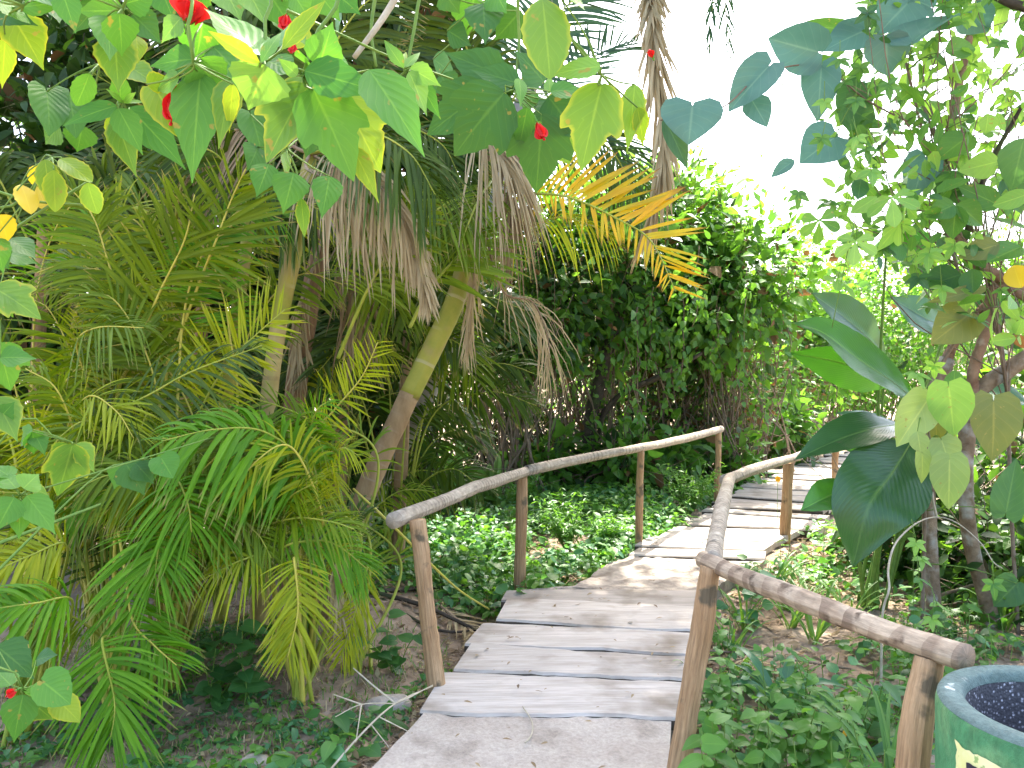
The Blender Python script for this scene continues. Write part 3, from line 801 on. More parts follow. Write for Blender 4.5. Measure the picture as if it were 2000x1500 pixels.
fpx(pl, [(1000, 440), (1100, 425), (1200, 460)], [5.2, 5.1, 5.0], 80, n=26, mat='palm_yg', pet=[crA], droop=1.0, curl=.01, wid=.025)

# upright ringed palm
ft = at(505, 1130, 4.75)
pb_ = palm('upright palm with a yellow ringed stem and a skirt of dead fronds', ft)
trunk(pb_, [gpt(ft[0], ft[1], -.1), at(515, 980, 4.75), at(520, 830, 4.75), at(532, 720, 4.75), at(545, 630, 4.75)], [.056, .051, .049, .048], 'palm_ringed')
trunk(pb_, [at(544, 634, 4.75), at(568, 520, 4.75), at(590, 400, 4.8), at(612, 270, 4.85)], [.049, .05, .048, .036], 'palm_green_stem', name='crownshaft')
crB = at(605, 300, 4.83)
for px, d, L, kw in [
    ([(640, 300), (700, 320), (770, 400), (800, 470)], [4.6, 4.4, 4.3, 4.3], 108, dict(mat='dead', rmat='rachis_dead', droop=1.2, curl=.02, ang=(55, 15), wid=.035, name='dead_frond', n=40)),
    ([(600, 330), (660, 360), (720, 420)], [4.6, 4.45, 4.4], 110, dict(mat='dead', rmat='rachis_dead', droop=1.3, curl=.025, ang=(55, 15), wid=.028, name='dead_frond', n=34)),
    ([(770, 400), (815, 500), (838, 600)], [4.5, 4.45, 4.45], 62, dict(mat='dead', rmat='rachis_dead', droop=.5, curl=.01, ang=(30, 18), wid=.07, name='dead_frond', n=40)),
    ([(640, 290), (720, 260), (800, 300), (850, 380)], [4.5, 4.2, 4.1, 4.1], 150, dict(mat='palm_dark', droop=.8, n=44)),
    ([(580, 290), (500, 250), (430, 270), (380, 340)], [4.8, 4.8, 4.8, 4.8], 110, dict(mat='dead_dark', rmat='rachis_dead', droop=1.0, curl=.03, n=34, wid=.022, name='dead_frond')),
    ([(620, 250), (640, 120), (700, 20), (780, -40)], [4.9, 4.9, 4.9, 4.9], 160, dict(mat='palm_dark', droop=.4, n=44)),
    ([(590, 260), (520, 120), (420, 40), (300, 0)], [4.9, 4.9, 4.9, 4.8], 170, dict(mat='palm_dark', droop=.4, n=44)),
    ([(713, 576), (765, 482), (815, 380)], [4.5, 4.5, 4.5], 120, dict(mat='palm', droop=.35, n=36, asym=(.9, 1))),
]:
    fpx(pb_, px, d, L, pet=[crB] if px[0][1] < 420 else [at(660, 700, 4.6)], **kw)

# fibre clad palm
ft = at(560, 1090, 5.6)
pc_ = palm('palm whose stem is wrapped in brown fibre and old leaf bases', ft)
trunk(pc_, [gpt(ft[0], ft[1], -.1), at(575, 800, 5.6), at(600, 620, 5.6), at(628, 470, 5.6), at(660, 330, 5.65)], [.06, .065, .075, .065, .04], 'fibre')
crC = at(655, 350, 5.65)
for px, d, L, kw in [
    ([(600, 560), (585, 640), (582, 730)], 5.4, 70, dict(mat='dead', rmat='rachis_dead', droop=.6, curl=.03, ang=(20, 8), wid=.035, name='dead_frond', n=30, pet=[at(635, 450, 5.55)])),
    ([(660, 480), (690, 560), (700, 640)], 5.4, 100, dict(mat='dead_dark', rmat='rachis_dead', droop=.9, curl=.03, ang=(35, 10), wid=.028, name='dead_frond', n=30, pet=[at(645, 420, 5.55)])),
    ([(700, 300), (780, 250), (860, 280), (900, 350)], [5.5, 5.4, 5.3, 5.3], 150, dict(mat='palm_dark', droop=.6, pet=[crC])),
    ([(700, 420), (750, 500), (770, 600)], [5.4, 5.3, 5.3], 130, dict(mat='palm', droop=.5, pet=[crC])),
    ([(640, 250), (560, 150), (440, 130)], [5.6, 5.5, 5.4], 150, dict(mat='palm_dark', droop=.5, pet=[crC])),
    ([(690, 250), (760, 120), (850, 80)], [5.6, 5.6, 5.6], 150, dict(mat='palm_dark', droop=.5, pet=[crC])),
    ([(620, 760), (670, 700), (720, 680), (770, 700)], [5.6, 5.5, 5.5, 5.5], 80, dict(mat='palm_yg', droop=.6, pet=[at(600, 900, 5.5)]))]:
    fpx(pc_, px, d, L, **kw)

# slender green palm
ft = at(430, 1120, 5.0)
pd_ = palm('slender palm with two thin olive stems and tall yellow leaf stalks', ft)
trunk(pd_, [gpt(ft[0], ft[1], -.1), at(436, 900, 5.0), at(446, 740, 5.0), at(470, 560, 5.0), at(492, 400, 5.0)], [.045, .043, .042, .035], 'palm_green_stem')
trunk(pd_, [gpt(ft[0] - .15, ft[1], -.1), at(365, 800, 5.15), at(352, 600, 5.15), at(345, 430, 5.15)], [.05, .045, .04], 'palm_ringed')
for px, d, L, kw in [
    ([(262, 699), (308, 580), (360, 470), (380, 380)], [4.6, 4.5, 4.4, 4.4], 170, dict(mat='palm', rmat='rachis_y', asym=(1.1, .9), droop=.1, n=34, pet=[gpt(*at(200, 1100, 4.7)[:2]), at(224, 811, 4.6)], r=.011)),
    ([(392, 545), (420, 475), (452, 390), (480, 330)], [4.5, 4.4, 4.4, 4.3], 150, dict(mat='palm', rmat='rachis_y', asym=(.8, 1.1), droop=.1, n=34, pet=[gpt(*at(310, 1100, 4.7)[:2]), at(322, 762, 4.6), at(350, 660, 4.55)], r=.011)),
    ([(402, 780), (455, 699), (510, 645), (556, 605)], [4.2, 4.15, 4.1, 4.1], 130, dict(mat='palm_yg', droop=.05, n=34, asym=(1.05, .9), ang=(80, 40), pet=[gpt(*at(330, 1150, 4.5)[:2]), at(360, 900, 4.3)])),
    ([(171, 755), (150, 671), (190, 640), (280, 640)], [4.5, 4.4, 4.3, 4.2], 120, dict(mat='palm', rmat='rachis_y', droop=.6, n=34, pet=[gpt(*at(190, 1100, 4.6)[:2]), at(178, 870, 4.5)])),
    ([(240, 600), (213, 517), (180, 420), (120, 350)], [4.6, 4.6, 4.6, 4.6], 150, dict(mat='palm', rmat='rachis_y', droop=.4, n=40, pet=[gpt(*at(270, 1100, 4.8)[:2]), at(259, 700, 4.65)])),
    ([(500, 400), (560, 380), (640, 420)], [4.8, 4.7, 4.6], 130, dict(mat='palm_dark', droop=.6, n=36, pet=[at(490, 420, 5.0)])),
    ([(470, 380), (420, 300), (330, 280)], [4.9, 4.7, 4.6], 150, dict(mat='palm_dark', droop=.5, n=36, pet=[at(490, 420, 5.0)])),
    ([(350, 380), (400, 240), (480, 180)], [5.0, 4.9, 4.8], 150, dict(mat='palm_dark', droop=.4, n=36, pet=[at(345, 440, 5.15)])),
]:
    fpx(pd_, px, d, L, **kw)

# low young palms: (label, foot px, foot d, fronds)
YOUNG = [
    ('young palm with one big bright green frond arching low to the left', (600, 1180), 4.3, [
        ([(612, 930), (522, 846), (420, 839), (315, 862)], [4.0, 3.9, 3.8, 3.75], 165, dict(mat='palm_bright', asym=(1.0, .9), droop=.55, n=46, ang=(75, 40), nf=(.1, -.75, .75), wid=.034)),
        ([(600, 940), (605, 850), (620, 800), (650, 780)], [4.2, 4.1, 4.0, 4.0], 85, dict(mat='palm_bright', droop=.3, n=36)),
        ([(600, 960), (640, 900), (670, 875), (700, 890)], [4.2, 4.1, 4.0, 4.0], 80, dict(mat='palm_yg', droop=.5, n=40)),
        ([(590, 980), (560, 920), (500, 930), (440, 960)], [4.1, 4.0, 3.9, 3.8], 110, dict(mat='palm_bright', droop=.6, n=36)),
        ([(596, 872), (650, 804), (706, 737), (738, 668)], [4.3, 4.2, 4.15, 4.1], 120, dict(mat='palm_yg', rmat='rachis_y', droop=.1, n=32, asym=(.75, .72), ang=(75, 45))),
        ([(580, 960), (540, 880), (470, 860), (400, 900)], [4.3, 4.2, 4.1, 4.0], 100, dict(mat='palm', droop=.5, n=36))]),
    ('young palm with a fan of fronds hanging in the middle of the clump', (330, 1200), 4.1, [
        ([(345, 945), (367, 985), (374, 1040)], [3.8, 3.7, 3.65], 130, dict(mat='palm_bright', droop=.5, n=32, ang=(95, 20))),
        ([(318, 1040), (308, 1080), (302, 1130)], [3.7, 3.6, 3.55], 135, dict(mat='palm_bright', droop=.45, n=34, ang=(95, 20), asym=(.8, 1.1))),
        ([(294, 818), (266, 860), (224, 930)], [4.1, 4.0, 3.95], 110, dict(mat='palm', droop=.6, n=34)),
        ([(380, 1010), (440, 1000), (500, 1040), (530, 1090)], [3.9, 3.8, 3.8, 3.75], 110, dict(mat='palm', droop=.5, n=38)),
        ([(340, 940), (400, 930), (460, 980)], [4.0, 3.9, 3.9], 110, dict(mat='palm', droop=.5, n=34))]),
    ('young palm reaching lowest, its last frond sweeping the ground', (215, 1330), 3.8, [
        ([(200, 1248), (224, 1370), (216, 1445)], [3.45, 3.35, 3.3], 150, dict(mat='palm_bright', droop=.3, n=38, ang=(85, 18), asym=(1, 1), nf=(.0, -.9, .5))),
        ([(245, 1122), (259, 1213), (300, 1260), (345, 1300)], [3.7, 3.6, 3.55, 3.5], 125, dict(mat='palm_bright', rmat='rachis_y', droop=.3, n=38, ang=(70, 25), pet=[gpt(*at(215, 1330, 3.8)[:2]), at(222, 1180, 3.85), at(227, 1035, 3.8)])),
        ([(180, 1230), (120, 1200), (60, 1230), (20, 1300)], [3.7, 3.6, 3.6, 3.6], 110, dict(mat='palm', droop=.5, n=34))]),
    ('young palm at the left border with broad fronds spreading sideways', (40, 1360), 3.7, [
        ([(140, 1172), (70, 1178), (-30, 1192)], [3.5, 3.4, 3.4], 150, dict(mat='palm_bright', droop=.5, n=34, nf=(0, -.8, .7))),
        ([(130, 1065), (60, 1085), (-30, 1125)], [3.7, 3.6, 3.5], 140, dict(mat='palm_yg', droop=.3, n=36)),
        ([(110, 1020), (70, 970), (-10, 960)], [3.9, 3.8, 3.7], 120, dict(mat='palm', droop=.4, n=34)),
        ([(125, 960), (90, 860), (30, 800)], [4.1, 4.0, 3.9], 110, dict(mat='palm_yg', rmat='rachis_y', droop=.4, n=30)),
        ([(170, 960), (150, 860), (110, 760), (50, 720)], [4.2, 4.1, 4.0, 4.0], 110, dict(mat='palm', rmat='rachis_y', droop=.4, n=34))]),
    ('young palm with a yellowish frond hanging straight down beside the path', (585, 1190), 4.0, [
        ([(574, 1090), (582, 1190), (562, 1285)], [3.7, 3.6, 3.55], 100, dict(mat='palm_yg', rmat='rachis_y', droop=.25, n=42, ang=(68, 22))),
        ([(550, 1075), (612, 1056), (660, 1066), (715, 1110)], [3.8, 3.8, 3.8, 3.8], 100, dict(mat='palm_bright', droop=.55, n=38)),
        ([(520, 1090), (470, 1095), (400, 1130)], [3.8, 3.7, 3.7], 90, dict(mat='palm_yg', droop=.7, n=30)),
        ([(560, 1050), (560, 980), (620, 940)], [4.0, 3.9, 3.8], 90, dict(mat='palm', droop=.5, n=30))]),
    ('young palm nearest the first rail post, with a dry frond among green ones', (690, 1210), 4.4, [
        ([(718, 1105), (692, 1200), (664, 1290)], [4.2, 4.1, 4.05], 72, dict(mat='palm_yg', droop=.25, n=38, ang=(60, 22))),
        ([(655, 1105), (658, 1150), (662, 1195)], [4.2, 4.15, 4.1], 60, dict(mat='dead', rmat='rachis_dead', droop=.5, n=30, ang=(15, 6), wid=.04, curl=.02, name='dead_frond')),
        ([(670, 1100), (625, 1000), (625, 930), (660, 900)], [4.4, 4.4, 4.3, 4.3], 66, dict(mat='palm_yg', rmat='rachis_y', droop=.4, n=40)),
        ([(690, 1090), (720, 1010), (780, 960), (850, 960)], [5.6, 5.6, 5.6, 5.6], 60, dict(mat='palm', droop=.5, n=38)),
        ([(680, 1080), (620, 980), (560, 960)], [4.5, 4.4, 4.4], 90, dict(mat='palm_yg', droop=.5, n=36))]),
]
for lab_, fp, fd, frs in YOUNG:
    p = at(fp[0], fp[1], fd)
    root = palm(lab_, p, 'young_palm', 'young palms at the foot of the clump')
    base = gpt(p[0], p[1], -.02)
    for px, d, L, kw in frs:
        kw = dict(kw)
        if 'pet' not in kw:
            d0 = np.broadcast_to(d, (len(px),))[0]
            s0 = at(px[0][0], px[0][1], d0)
            if s0[2] > base[2] + .25:
                m_ = base * .45 + s0 * .55 + np.array([0, .08, .12]) + rng.normal(0, .03, 3)
                kw['pet'] = [base + rng.normal(0, .03, 3) * (1, 1, 0), m_]
            else:
                kw['pet'] = [base, (base + s0) / 2 + np.array([0, .1, .25])]
        fpx(root, px, d, L, **kw)
    for k in range(4):                                   # filling fronds behind
        s0 = base + np.array([rng.normal(0, .25), rng.uniform(.15, .7), rng.uniform(.5, 1.3)])
        a = rng.uniform(0, 2 * np.pi)
        o = np.array([math.cos(a), math.sin(a) * .5, rng.uniform(.1, .8)]) * rng.uniform(.35, .6)
        e_ = s0 + o * 1.9
        if 1000 + e_[0] / e_[1] * F > 640: continue
        frond(root, [s0, s0 + o, s0 + o * 1.9 - np.array([0, 0, rng.uniform(.0, .35)])], rng.uniform(.25, .38), n=30, mat=rng.choice(['palm', 'palm_dark', 'palm_dark']), pet=[base], droop=.4)

YR = [o for o in col.objects if o.name.startswith('young_palm')]
for k in range(34):
    bx_ = 20 + 640 * ((k * .618) % 1); d = rng.uniform(3.95, 4.7); by_ = rng.uniform(860, 1120)
    sg = rng.choice([-1, 1]); run = rng.uniform(70, 150); rise = rng.uniform(20, 120)
    if bx_ + sg * run * 1.1 > 660: sg = -1
    r_ = min(YR, key=lambda o: abs(1000 + o.location.x / o.location.y * F - bx_))
    b_ = np.array(r_.location) - (0, 0, .02); s0 = at(bx_, by_, d)
    fpx(r_, [(bx_, by_), (bx_ + sg * run * .45, by_ - rise), (bx_ + sg * run, by_ - rise * .75), (bx_ + sg * run * 1.35, by_ - rise * .2)], [d, d - .12, d - .2, d - .25], rng.uniform(85, 125), pet=[b_, b_ * .4 + s0 * .6 + (0, .1, .1)],
        mat=rng.choice(['palm_bright', 'palm', 'palm_yg', 'palm']), rmat=rng.choice(['rachis', 'rachis_y']), n=36, droop=rng.uniform(.3, .6))
for k in range(12):
    bx_ = rng.uniform(10, 420); d = rng.uniform(4.4, 5.2); by_ = rng.uniform(720, 900)
    r_ = min(YR, key=lambda o: abs(1000 + o.location.x / o.location.y * F - bx_)); b_ = np.array(r_.location) - (0, 0, .02); lx = rng.normal(0, 50)
    fpx(r_, [(bx_, by_), (bx_ + lx * .5, by_ - 110), (bx_ + lx * 1.4, by_ - 200), (bx_ + lx * 2.2, by_ - 220)], d, rng.uniform(95, 130), pet=[b_, at(bx_ - lx * .2, by_ + 150, d)], mat=rng.choice(['palm', 'palm', 'palm_yg']), rmat='rachis_y', n=32, droop=.25)

for k in range(14):
    bx_ = rng.uniform(60, 560); d = rng.uniform(4.5, 5.3); by_ = rng.uniform(560, 760); sg = rng.choice([-1, 1]); run = rng.uniform(40, 110)
    r_ = min(YR, key=lambda o: abs(1000 + o.location.x / o.location.y * F - bx_)); b_ = np.array(r_.location) - (0, 0, .02)
    fpx(r_, [(bx_, by_), (bx_ + sg * run * .5, by_ - 110), (bx_ + sg * run * 1.2, by_ - 170), (bx_ + sg * run * 2, by_ - 150)], d, rng.uniform(90, 130), pet=[b_, at(bx_ - sg * run * .2, by_ + 200, d)], mat=rng.choice(['palm', 'palm_yg', 'palm', 'palm_bright']), rmat='rachis_y', n=34, droop=.4, wid=.024)

# palms standing further back fill the clump
for k, (lab_, x, y, h) in enumerate([('palm at the back of the clump, dark and shaded, far left', -3.6, 6.0, 2.6), ('shaded palm behind the slender olive stems', -2.5, 6.3, 2.8),
                                     ('shaded palm behind the fibre wrapped stem', -1.5, 6.9, 2.6), ('shaded palm seen between the ringed stem and the leaning trunk', -.95, 6.6, 1.9)]):
    root = palm(lab_, (x, y), group='shaded palms at the back of the clump')
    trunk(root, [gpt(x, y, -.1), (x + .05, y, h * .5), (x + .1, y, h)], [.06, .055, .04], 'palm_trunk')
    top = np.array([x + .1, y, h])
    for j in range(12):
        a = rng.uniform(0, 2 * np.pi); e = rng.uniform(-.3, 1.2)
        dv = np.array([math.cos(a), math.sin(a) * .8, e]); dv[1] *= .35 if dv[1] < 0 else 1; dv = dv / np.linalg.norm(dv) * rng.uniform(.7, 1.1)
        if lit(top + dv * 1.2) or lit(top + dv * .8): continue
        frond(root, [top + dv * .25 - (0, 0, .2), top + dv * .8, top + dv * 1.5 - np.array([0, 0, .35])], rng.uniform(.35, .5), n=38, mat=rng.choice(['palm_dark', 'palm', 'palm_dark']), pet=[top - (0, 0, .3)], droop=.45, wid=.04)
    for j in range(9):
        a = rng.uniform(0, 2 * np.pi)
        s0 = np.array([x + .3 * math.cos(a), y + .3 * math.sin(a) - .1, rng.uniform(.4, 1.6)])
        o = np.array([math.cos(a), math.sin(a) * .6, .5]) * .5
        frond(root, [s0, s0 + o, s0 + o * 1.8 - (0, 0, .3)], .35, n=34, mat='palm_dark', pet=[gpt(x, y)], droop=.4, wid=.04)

# tall palm off to the right of the leaning one, only its old hanging fronds come into view
f0 = at(700, 1000, 7.0); x, y = f0[0], f0[1]
root = thing('palm', 'tall grey palm rising behind the leaning one, long dry fronds hanging against the sky', 'palm', (x, y, float(gz(x, y))), 'feather palms left of the walkway')
trunk(root, [gpt(x - .15, y, -.1), at(745, 930, 7.0), at(830, 770, 7.0), at(900, 580, 7.0), at(985, 330, 7.2), at(1055, 80, 7.4), at(1150, -330, 7.5), at(1230, -560, 7.4)], [.1, .1, .09, .085, .08, .075, .07], 'bark_grey')
top = at(1230, -560, 7.4)
for px, d, L, kw in [
    ([(1262, -120), (1275, 60), (1292, 220), (1294, 340), (1262, 462)], [6.4, 5.6, 5.4, 5.3, 5.3], 120, dict(mat='dead', rmat='rachis_dead', droop=.25, curl=.008, ang=(13, 7), wid=.03, n=110, name='dead_frond', prof=(.6, 1, 1, .9, .6))),
    ([(1300, -150), (1392, -60), (1388, 40), (1384, 110)], [7, 6.6, 6.4, 6.4], 45, dict(mat='palm_blue', droop=.6, n=30, ang=(25, 15), wid=.05)),
    ([(1330, -180), (1405, -70), (1418, 30), (1428, 115)], [7, 6.7, 6.6, 6.6], 45, dict(mat='palm_blue', droop=.6, n=30, ang=(35, 20), wid=.05)),
    ([(1230, -150), (1262, -20), (1250, 60)], [7, 6.6, 6.5], 60, dict(mat='dead', rmat='rachis_dead', droop=.8, n=26, ang=(25, 12), wid=.03, curl=.03, name='dead_frond')),
]:
    fpx(root, px, d, L, pet=[top], **kw)
for j in range(14):
    a = j / 14 * 2 * np.pi + .2
    dv = np.array([math.cos(a), math.sin(a), .5])
    frond(root, [top + dv * .4, top + dv * 1.3 + (0, 0, .3), top + dv * 2.2 - (0, 0, .2)], .6, n=36, mat='palm_dark', pet=[top], droop=.4, wid=.04)

# ------------------------------------------------------------------ hibiscus shrubs (hanging red flowers)
def flower(parent, b, t, w, d, ox=0, oy=0, zf=1.0, calyx=True):
    p0 = at(ox + b[0] * zf, oy + b[1] * zf, d); p1 = at(ox + t[0] * zf, oy + t[1] * zf, d - .01)
    ax = p1 - p0; L = np.linalg.norm(ax); ax = ax / L; W = w * zf / F * d
    u = unit(np.cross(ax, [0.3, 1, .2])); v = np.cross(ax, u)
    mb = MB()
    for ring, (rr, spread, sc) in enumerate([(.16, .22, 1.0), (.1, .1, .96)]):
        for k in range(5):
            a = k * 2 * np.pi / 5 + ring * .6
            rad = u * math.cos(a) + v * math.sin(a)
            leaves(mb, 'obov', p0 + rad * W * rr, ax + rad * spread, rad + .45 * np.cross(ax, rad), L * sc, W * .82, fold=.1, curve=-.05 + .25, cup=-.5, rows=9, across=2, mat=0, wav=.06)
    o = mb.build('flower', M['petal'], parent)
    if calyx:
        mb = MB()
        for k in range(7):
            a = k * 2 * np.pi / 7
            rad = u * math.cos(a) + v * math.sin(a)
            leaves(mb, 'lance', p0 - ax * L * .08, ax * .6 + rad * (.55 if k % 2 else .9), rad, L * .42, W * .2, rows=5, mat=0)
        tube(mb, [p0 - ax * L * .5, p0], [.0015, .003], 0, 5, 4)
        mb.build('calyx', M['hib_light'], o)
        mb = MB(); tube(mb, [p0 + ax * L * .8, p1 + ax * L * .12 + u * W * .05], [.0015, .0012], 0, 5, 4)
        tube(mb, [p1 + ax * L * .10 + u * W * .05, p1 + ax * L * .18 + u * W * .06], [.003, .003], 0, 6, 3)
        mb.build('stamen', M['petal'], o)
    return o


HM = ['hib', 'hib_dark', 'hib_light', 'hib_yg', 'hib_edge', 'yellow']
hb = thing('hibiscus_shrub', 'tall hibiscus shrub arching in from above with big pointed leaves and hanging red flowers', 'shrub', (-2.0, 1.5, float(gz(-2.0, 1.5))), 'hibiscus shrubs with red flowers')
Z1 = dict(zf=.35, ox=0, oy=0); Z2 = dict(zf=.35, ox=650, oy=0)
mbL = MB(); mbS = MB()
root0 = gpt(-2.0, 1.5, -.05)


def cluster(mbL, mbS, node, d, Z, lst, wood, top=None, pr=.0022):
    nb = at(Z['ox'] + node[0] * Z['zf'], Z['oy'] + node[1] * Z['zf'], d)
    for l in lst:
        shape, b, t, w, mt = l[:5]
        dd = d + (l[5] if len(l) > 5 else rng.uniform(-.05, .05))
        p = hero(mbL, 'acute' if shape == 'ovate' else shape, b, t, w, dd, mat=HM.index(mt), serr=.07, grow=1.1, fold=rng.uniform(.03, .22), curve=rng.uniform(.03, .22), wav=.045, **Z)
        tube(mbS, [nb, (nb + p) / 2 + rng.normal(0, .006, 3), p], [pr, pr * .7], 1, 5, 6)
    if wood is not None:
        pts = [at(Z['ox'] + q[0] * Z['zf'], Z['oy'] + q[1] * Z['zf'], q[2]) if len(q) == 3 and abs(q[0]) > 8 else np.array(q, float) for q in wood]
        tube(mbS, pts + [nb], [.007, .004, .0028], 1, 7, 20)
    return nb


R0 = [np.array([-2.0, 1.5, -.1]), np.array([-1.75, 1.5, 1.6]), np.array([-1.3, 1.45, 2.55])]
for w in ([(-2.0, 1.5, -.1), (-1.8, 1.5, 1.4), (-1.4, 1.5, 2.3), (-1.0, 1.45, 2.55), (-.35, 1.45, 2.62), (.1, 1.45, 2.55), (.35, 1.45, 2.45)],
          [(-2.0, 1.5, -.1), (-1.9, 1.7, 1.5), (-1.5, 1.8, 2.4), (-.9, 1.75, 2.8), (-.3, 1.7, 2.85)],
          [(-2.0, 1.5, -.1), (-2.0, 1.4, 1.2), (-1.7, 1.4, 2.0), (-1.2, 1.35, 2.45)]):
    tube(mbS, w, [.028, .022, .014, .008], 0, 9, 40)
TOP = (-.85, 1.45, 2.57)
cluster(mbL, mbS, (680, 50), 1.45, Z1, [('ovate', (665, 75), (685, 300), 150, 'hib', -.08), ('ovate', (600, 90), (615, 310), 150, 'hib'), ('ovate', (740, 80), (890, 220), 140, 'hib_dark', .05), ('ovate', (640, 210), (660, 480), 170, 'hib_edge', .03),
    ('ovate', (690, 60), (440, 60), 130, 'hib', .02), ('ovate', (700, 20), (860, -30), 130, 'hib'), ('ovate', (560, 20), (410, 165), 110, 'hib_dark', .08), ('ovate', (760, 200), (775, 330), 80, 'hib_yg', .08), ('ovate', (350, -40), (415, 160), 110, 'hib'), ('ovate', (560, -60), (300, -20), 120, 'hib')], [TOP, (-.62, 1.45, 2.45)])
cluster(mbL, mbS, (690, 575), 1.6, Z1, [('ovate', (650, 590), (370, 662), 95, 'hib'), ('ovate', (660, 605), (785, 835), 120, 'hib', -.05), ('ovate', (720, 600), (995, 872), 165, 'hib'), ('ovate', (650, 660), (742, 945), 125, 'hib_edge', .06), ('ovate', (672, 560), (668, 395), 80, 'hib'),
    ('lance', (690, 575), (610, 500), 35, 'hib_light', -.02), ('lance', (690, 575), (750, 520), 30, 'hib_light', -.02), ('lance', (690, 575), (790, 560), 35, 'hib_light', -.02), ('ovate', (620, 640), (700, 830), 100, 'hib_yg', .1)], [(660, 230, 1.5), (690, 420, 1.58)])
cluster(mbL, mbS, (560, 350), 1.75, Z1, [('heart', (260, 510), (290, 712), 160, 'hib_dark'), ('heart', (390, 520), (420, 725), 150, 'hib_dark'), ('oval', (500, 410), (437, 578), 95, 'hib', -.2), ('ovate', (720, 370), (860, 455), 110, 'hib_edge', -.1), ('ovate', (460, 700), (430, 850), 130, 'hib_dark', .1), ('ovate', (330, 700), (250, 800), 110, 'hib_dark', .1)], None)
cluster(mbL, mbS, (1080, 350), 1.35, Z1, [('ovate', (1090, 330), (842, 345), 150, 'hib'), ('ovate', (1100, 330), (1235, 525), 190, 'hib', .03), ('ovate', (1120, 410), (1062, 935), 205, 'hib', .05), ('ovate', (1190, 260), (1400, 470), 210, 'hib', .08), ('ovate', (1290, 440), (1228, 745), 120, 'hib_edge', .05), ('ovate', (1000, 435), (852, 490), 100, 'hib_light', .02),
    ('heart', (870, 500), (1005, 722), 150, 'hib_yg', .1), ('ovate', (1010, 100), (898, 218), 120, 'hib_light'), ('ovate', (1130, 130), (1100, 330), 200, 'hib', .06), ('ovate', (1300, 470), (1275, 720), 70, 'hib_yg', .0), ('ovate', (820, 470), (960, 440), 90, 'hib_yg', .05)], [TOP, (1000, -120, 1.36), (1050, 140, 1.34)])
cluster(mbL, mbS, (1470, 340), 1.25, Z1, [('ovate', (1480, 365), (1395, 592), 250, 'hib_light', -.03), ('ovate', (1465, 310), (1172, 22), 200, 'hib', -.02), ('lance', (1450, 350), (1195, 185), 75, 'hib_yg', -.05), ('lance', (1575, 275), (1782, 18), 100, 'hib_yg', -.04), ('lance', (1458, 350), (1552, 165), 60, 'hib_light', -.06),
    ('ovate', (1490, 340), (1640, 390), 190, 'hib', .04), ('ovate', (1420, 370), (1390, 560), 170, 'hib', .05), ('ovate', (1580, 250), (1600, 100), 150, 'hib', .06)], [TOP, (1400, -200, 1.3), (1480, 120, 1.27)])
cluster(mbL, mbS, (1690, 420), 1.3, Z1, [('ovate', (1780, 370), (1855, 145), 160, 'hib', -.02), ('oval', (1740, 370), (1690, 290), 80, 'hib', -.03), ('ovate', (1700, 395), (2110, 500), 180, 'hib', -.04), ('ovate', (2060, 390), (2352, 795), 230, 'hib', -.03), ('lobed', (1720, 480), (1487, 835), 270, 'hib_edge', .04), ('lobed', (1750, 500), (1962, 935), 290, 'hib', .0),
    ('lobed', (1890, 510), (2120, 915), 330, 'hib_yg', .06), ('ovate', (1965, 820), (2098, 1065), 95, 'hib_yg', .05), ('ovate', (1660, 420), (1560, 330), 60, 'hib_light', -.04), ('ovate', (1880, 330), (2010, 430), 170, 'hib', .0), ('ovate', (1700, 430), (1600, 640), 170, 'hib_edge', .07)], [(-.4, 1.45, 2.6), (1900, -150, 1.35), (1760, 200, 1.32)])
cluster(mbL, mbS, (1600, 830), 1.7, Z1, [('ovate', (1570, 845), (1630, 985), 120, 'hib_edge'), ('ovate', (1500, 915), (1438, 1075), 120, 'hib'), ('ovate', (1640, 965), (1588, 1155), 150, 'hib'), ('ovate', (1840, 985), (1800, 1190), 125, 'hib'), ('lance', (1680, 1100), (1700, 1300), 60, 'hib_edge'), ('heart', (1400, 640), (1470, 830), 150, 'hib_dark', .1), ('ovate', (1440, 820), (1400, 920), 120, 'hib_dark', .1), ('ovate', (1760, 720), (1700, 860), 130, 'hib_dark', .2)], [(1640, 500, 1.5), (1610, 700, 1.65)])
cluster(mbL, mbS, (130, 30), 1.5, Z1, [('ovate', (60, 80), (235, 345), 195, 'hib_yg', .1), ('ovate', (30, 220), (8, 475), 95, 'hib_yg', .1), ('ovate', (-20, 0), (175, 112), 150, 'hib'), ('ovate', (120, 40), (365, 5), 90, 'hib'), ('ovate', (-40, 60), (150, 100), 120, 'hib_dark', .08), ('ovate', (160, -40), (300, -10), 120, 'hib'), ('ovate', (290, 0), (330, 110), 110, 'hib_dark', .12)], [(-1.2, 1.4, 2.5), (-1.0, 1.45, 2.3)])
cluster(mbL, mbS, (290, 880), 1.9, Z1, [('oval', (250, 890), (272, 1065), 90, 'hib_yg'), ('oval', (300, 950), (310, 1155), 90, 'hib_yg', -.05), ('oval', (335, 885), (492, 985), 95, 'hib_yg', 0), ('oval', (490, 1018), (528, 1178), 95, 'hib_edge'), ('oval', (118, 1030), (172, 1165), 88, 'yellow'), ('oval', (215, 920), (190, 1050), 70, 'yellow', .05), ('oval', (210, 1040), (250, 1150), 75, 'yellow', .05), ('oval', (-10, 1200), (62, 1340), 120, 'yellow', -.1), ('ovate', (-30, 1330), (25, 1510), 130, 'hib', -.1), ('ovate', (60, 1330), (190, 1430), 120, 'hib_dark', .1)], [(-1.75, 1.55, 1.6), (-1.5, 1.75, 1.9), (60, 1150, 1.9), (200, 1000, 1.9)])
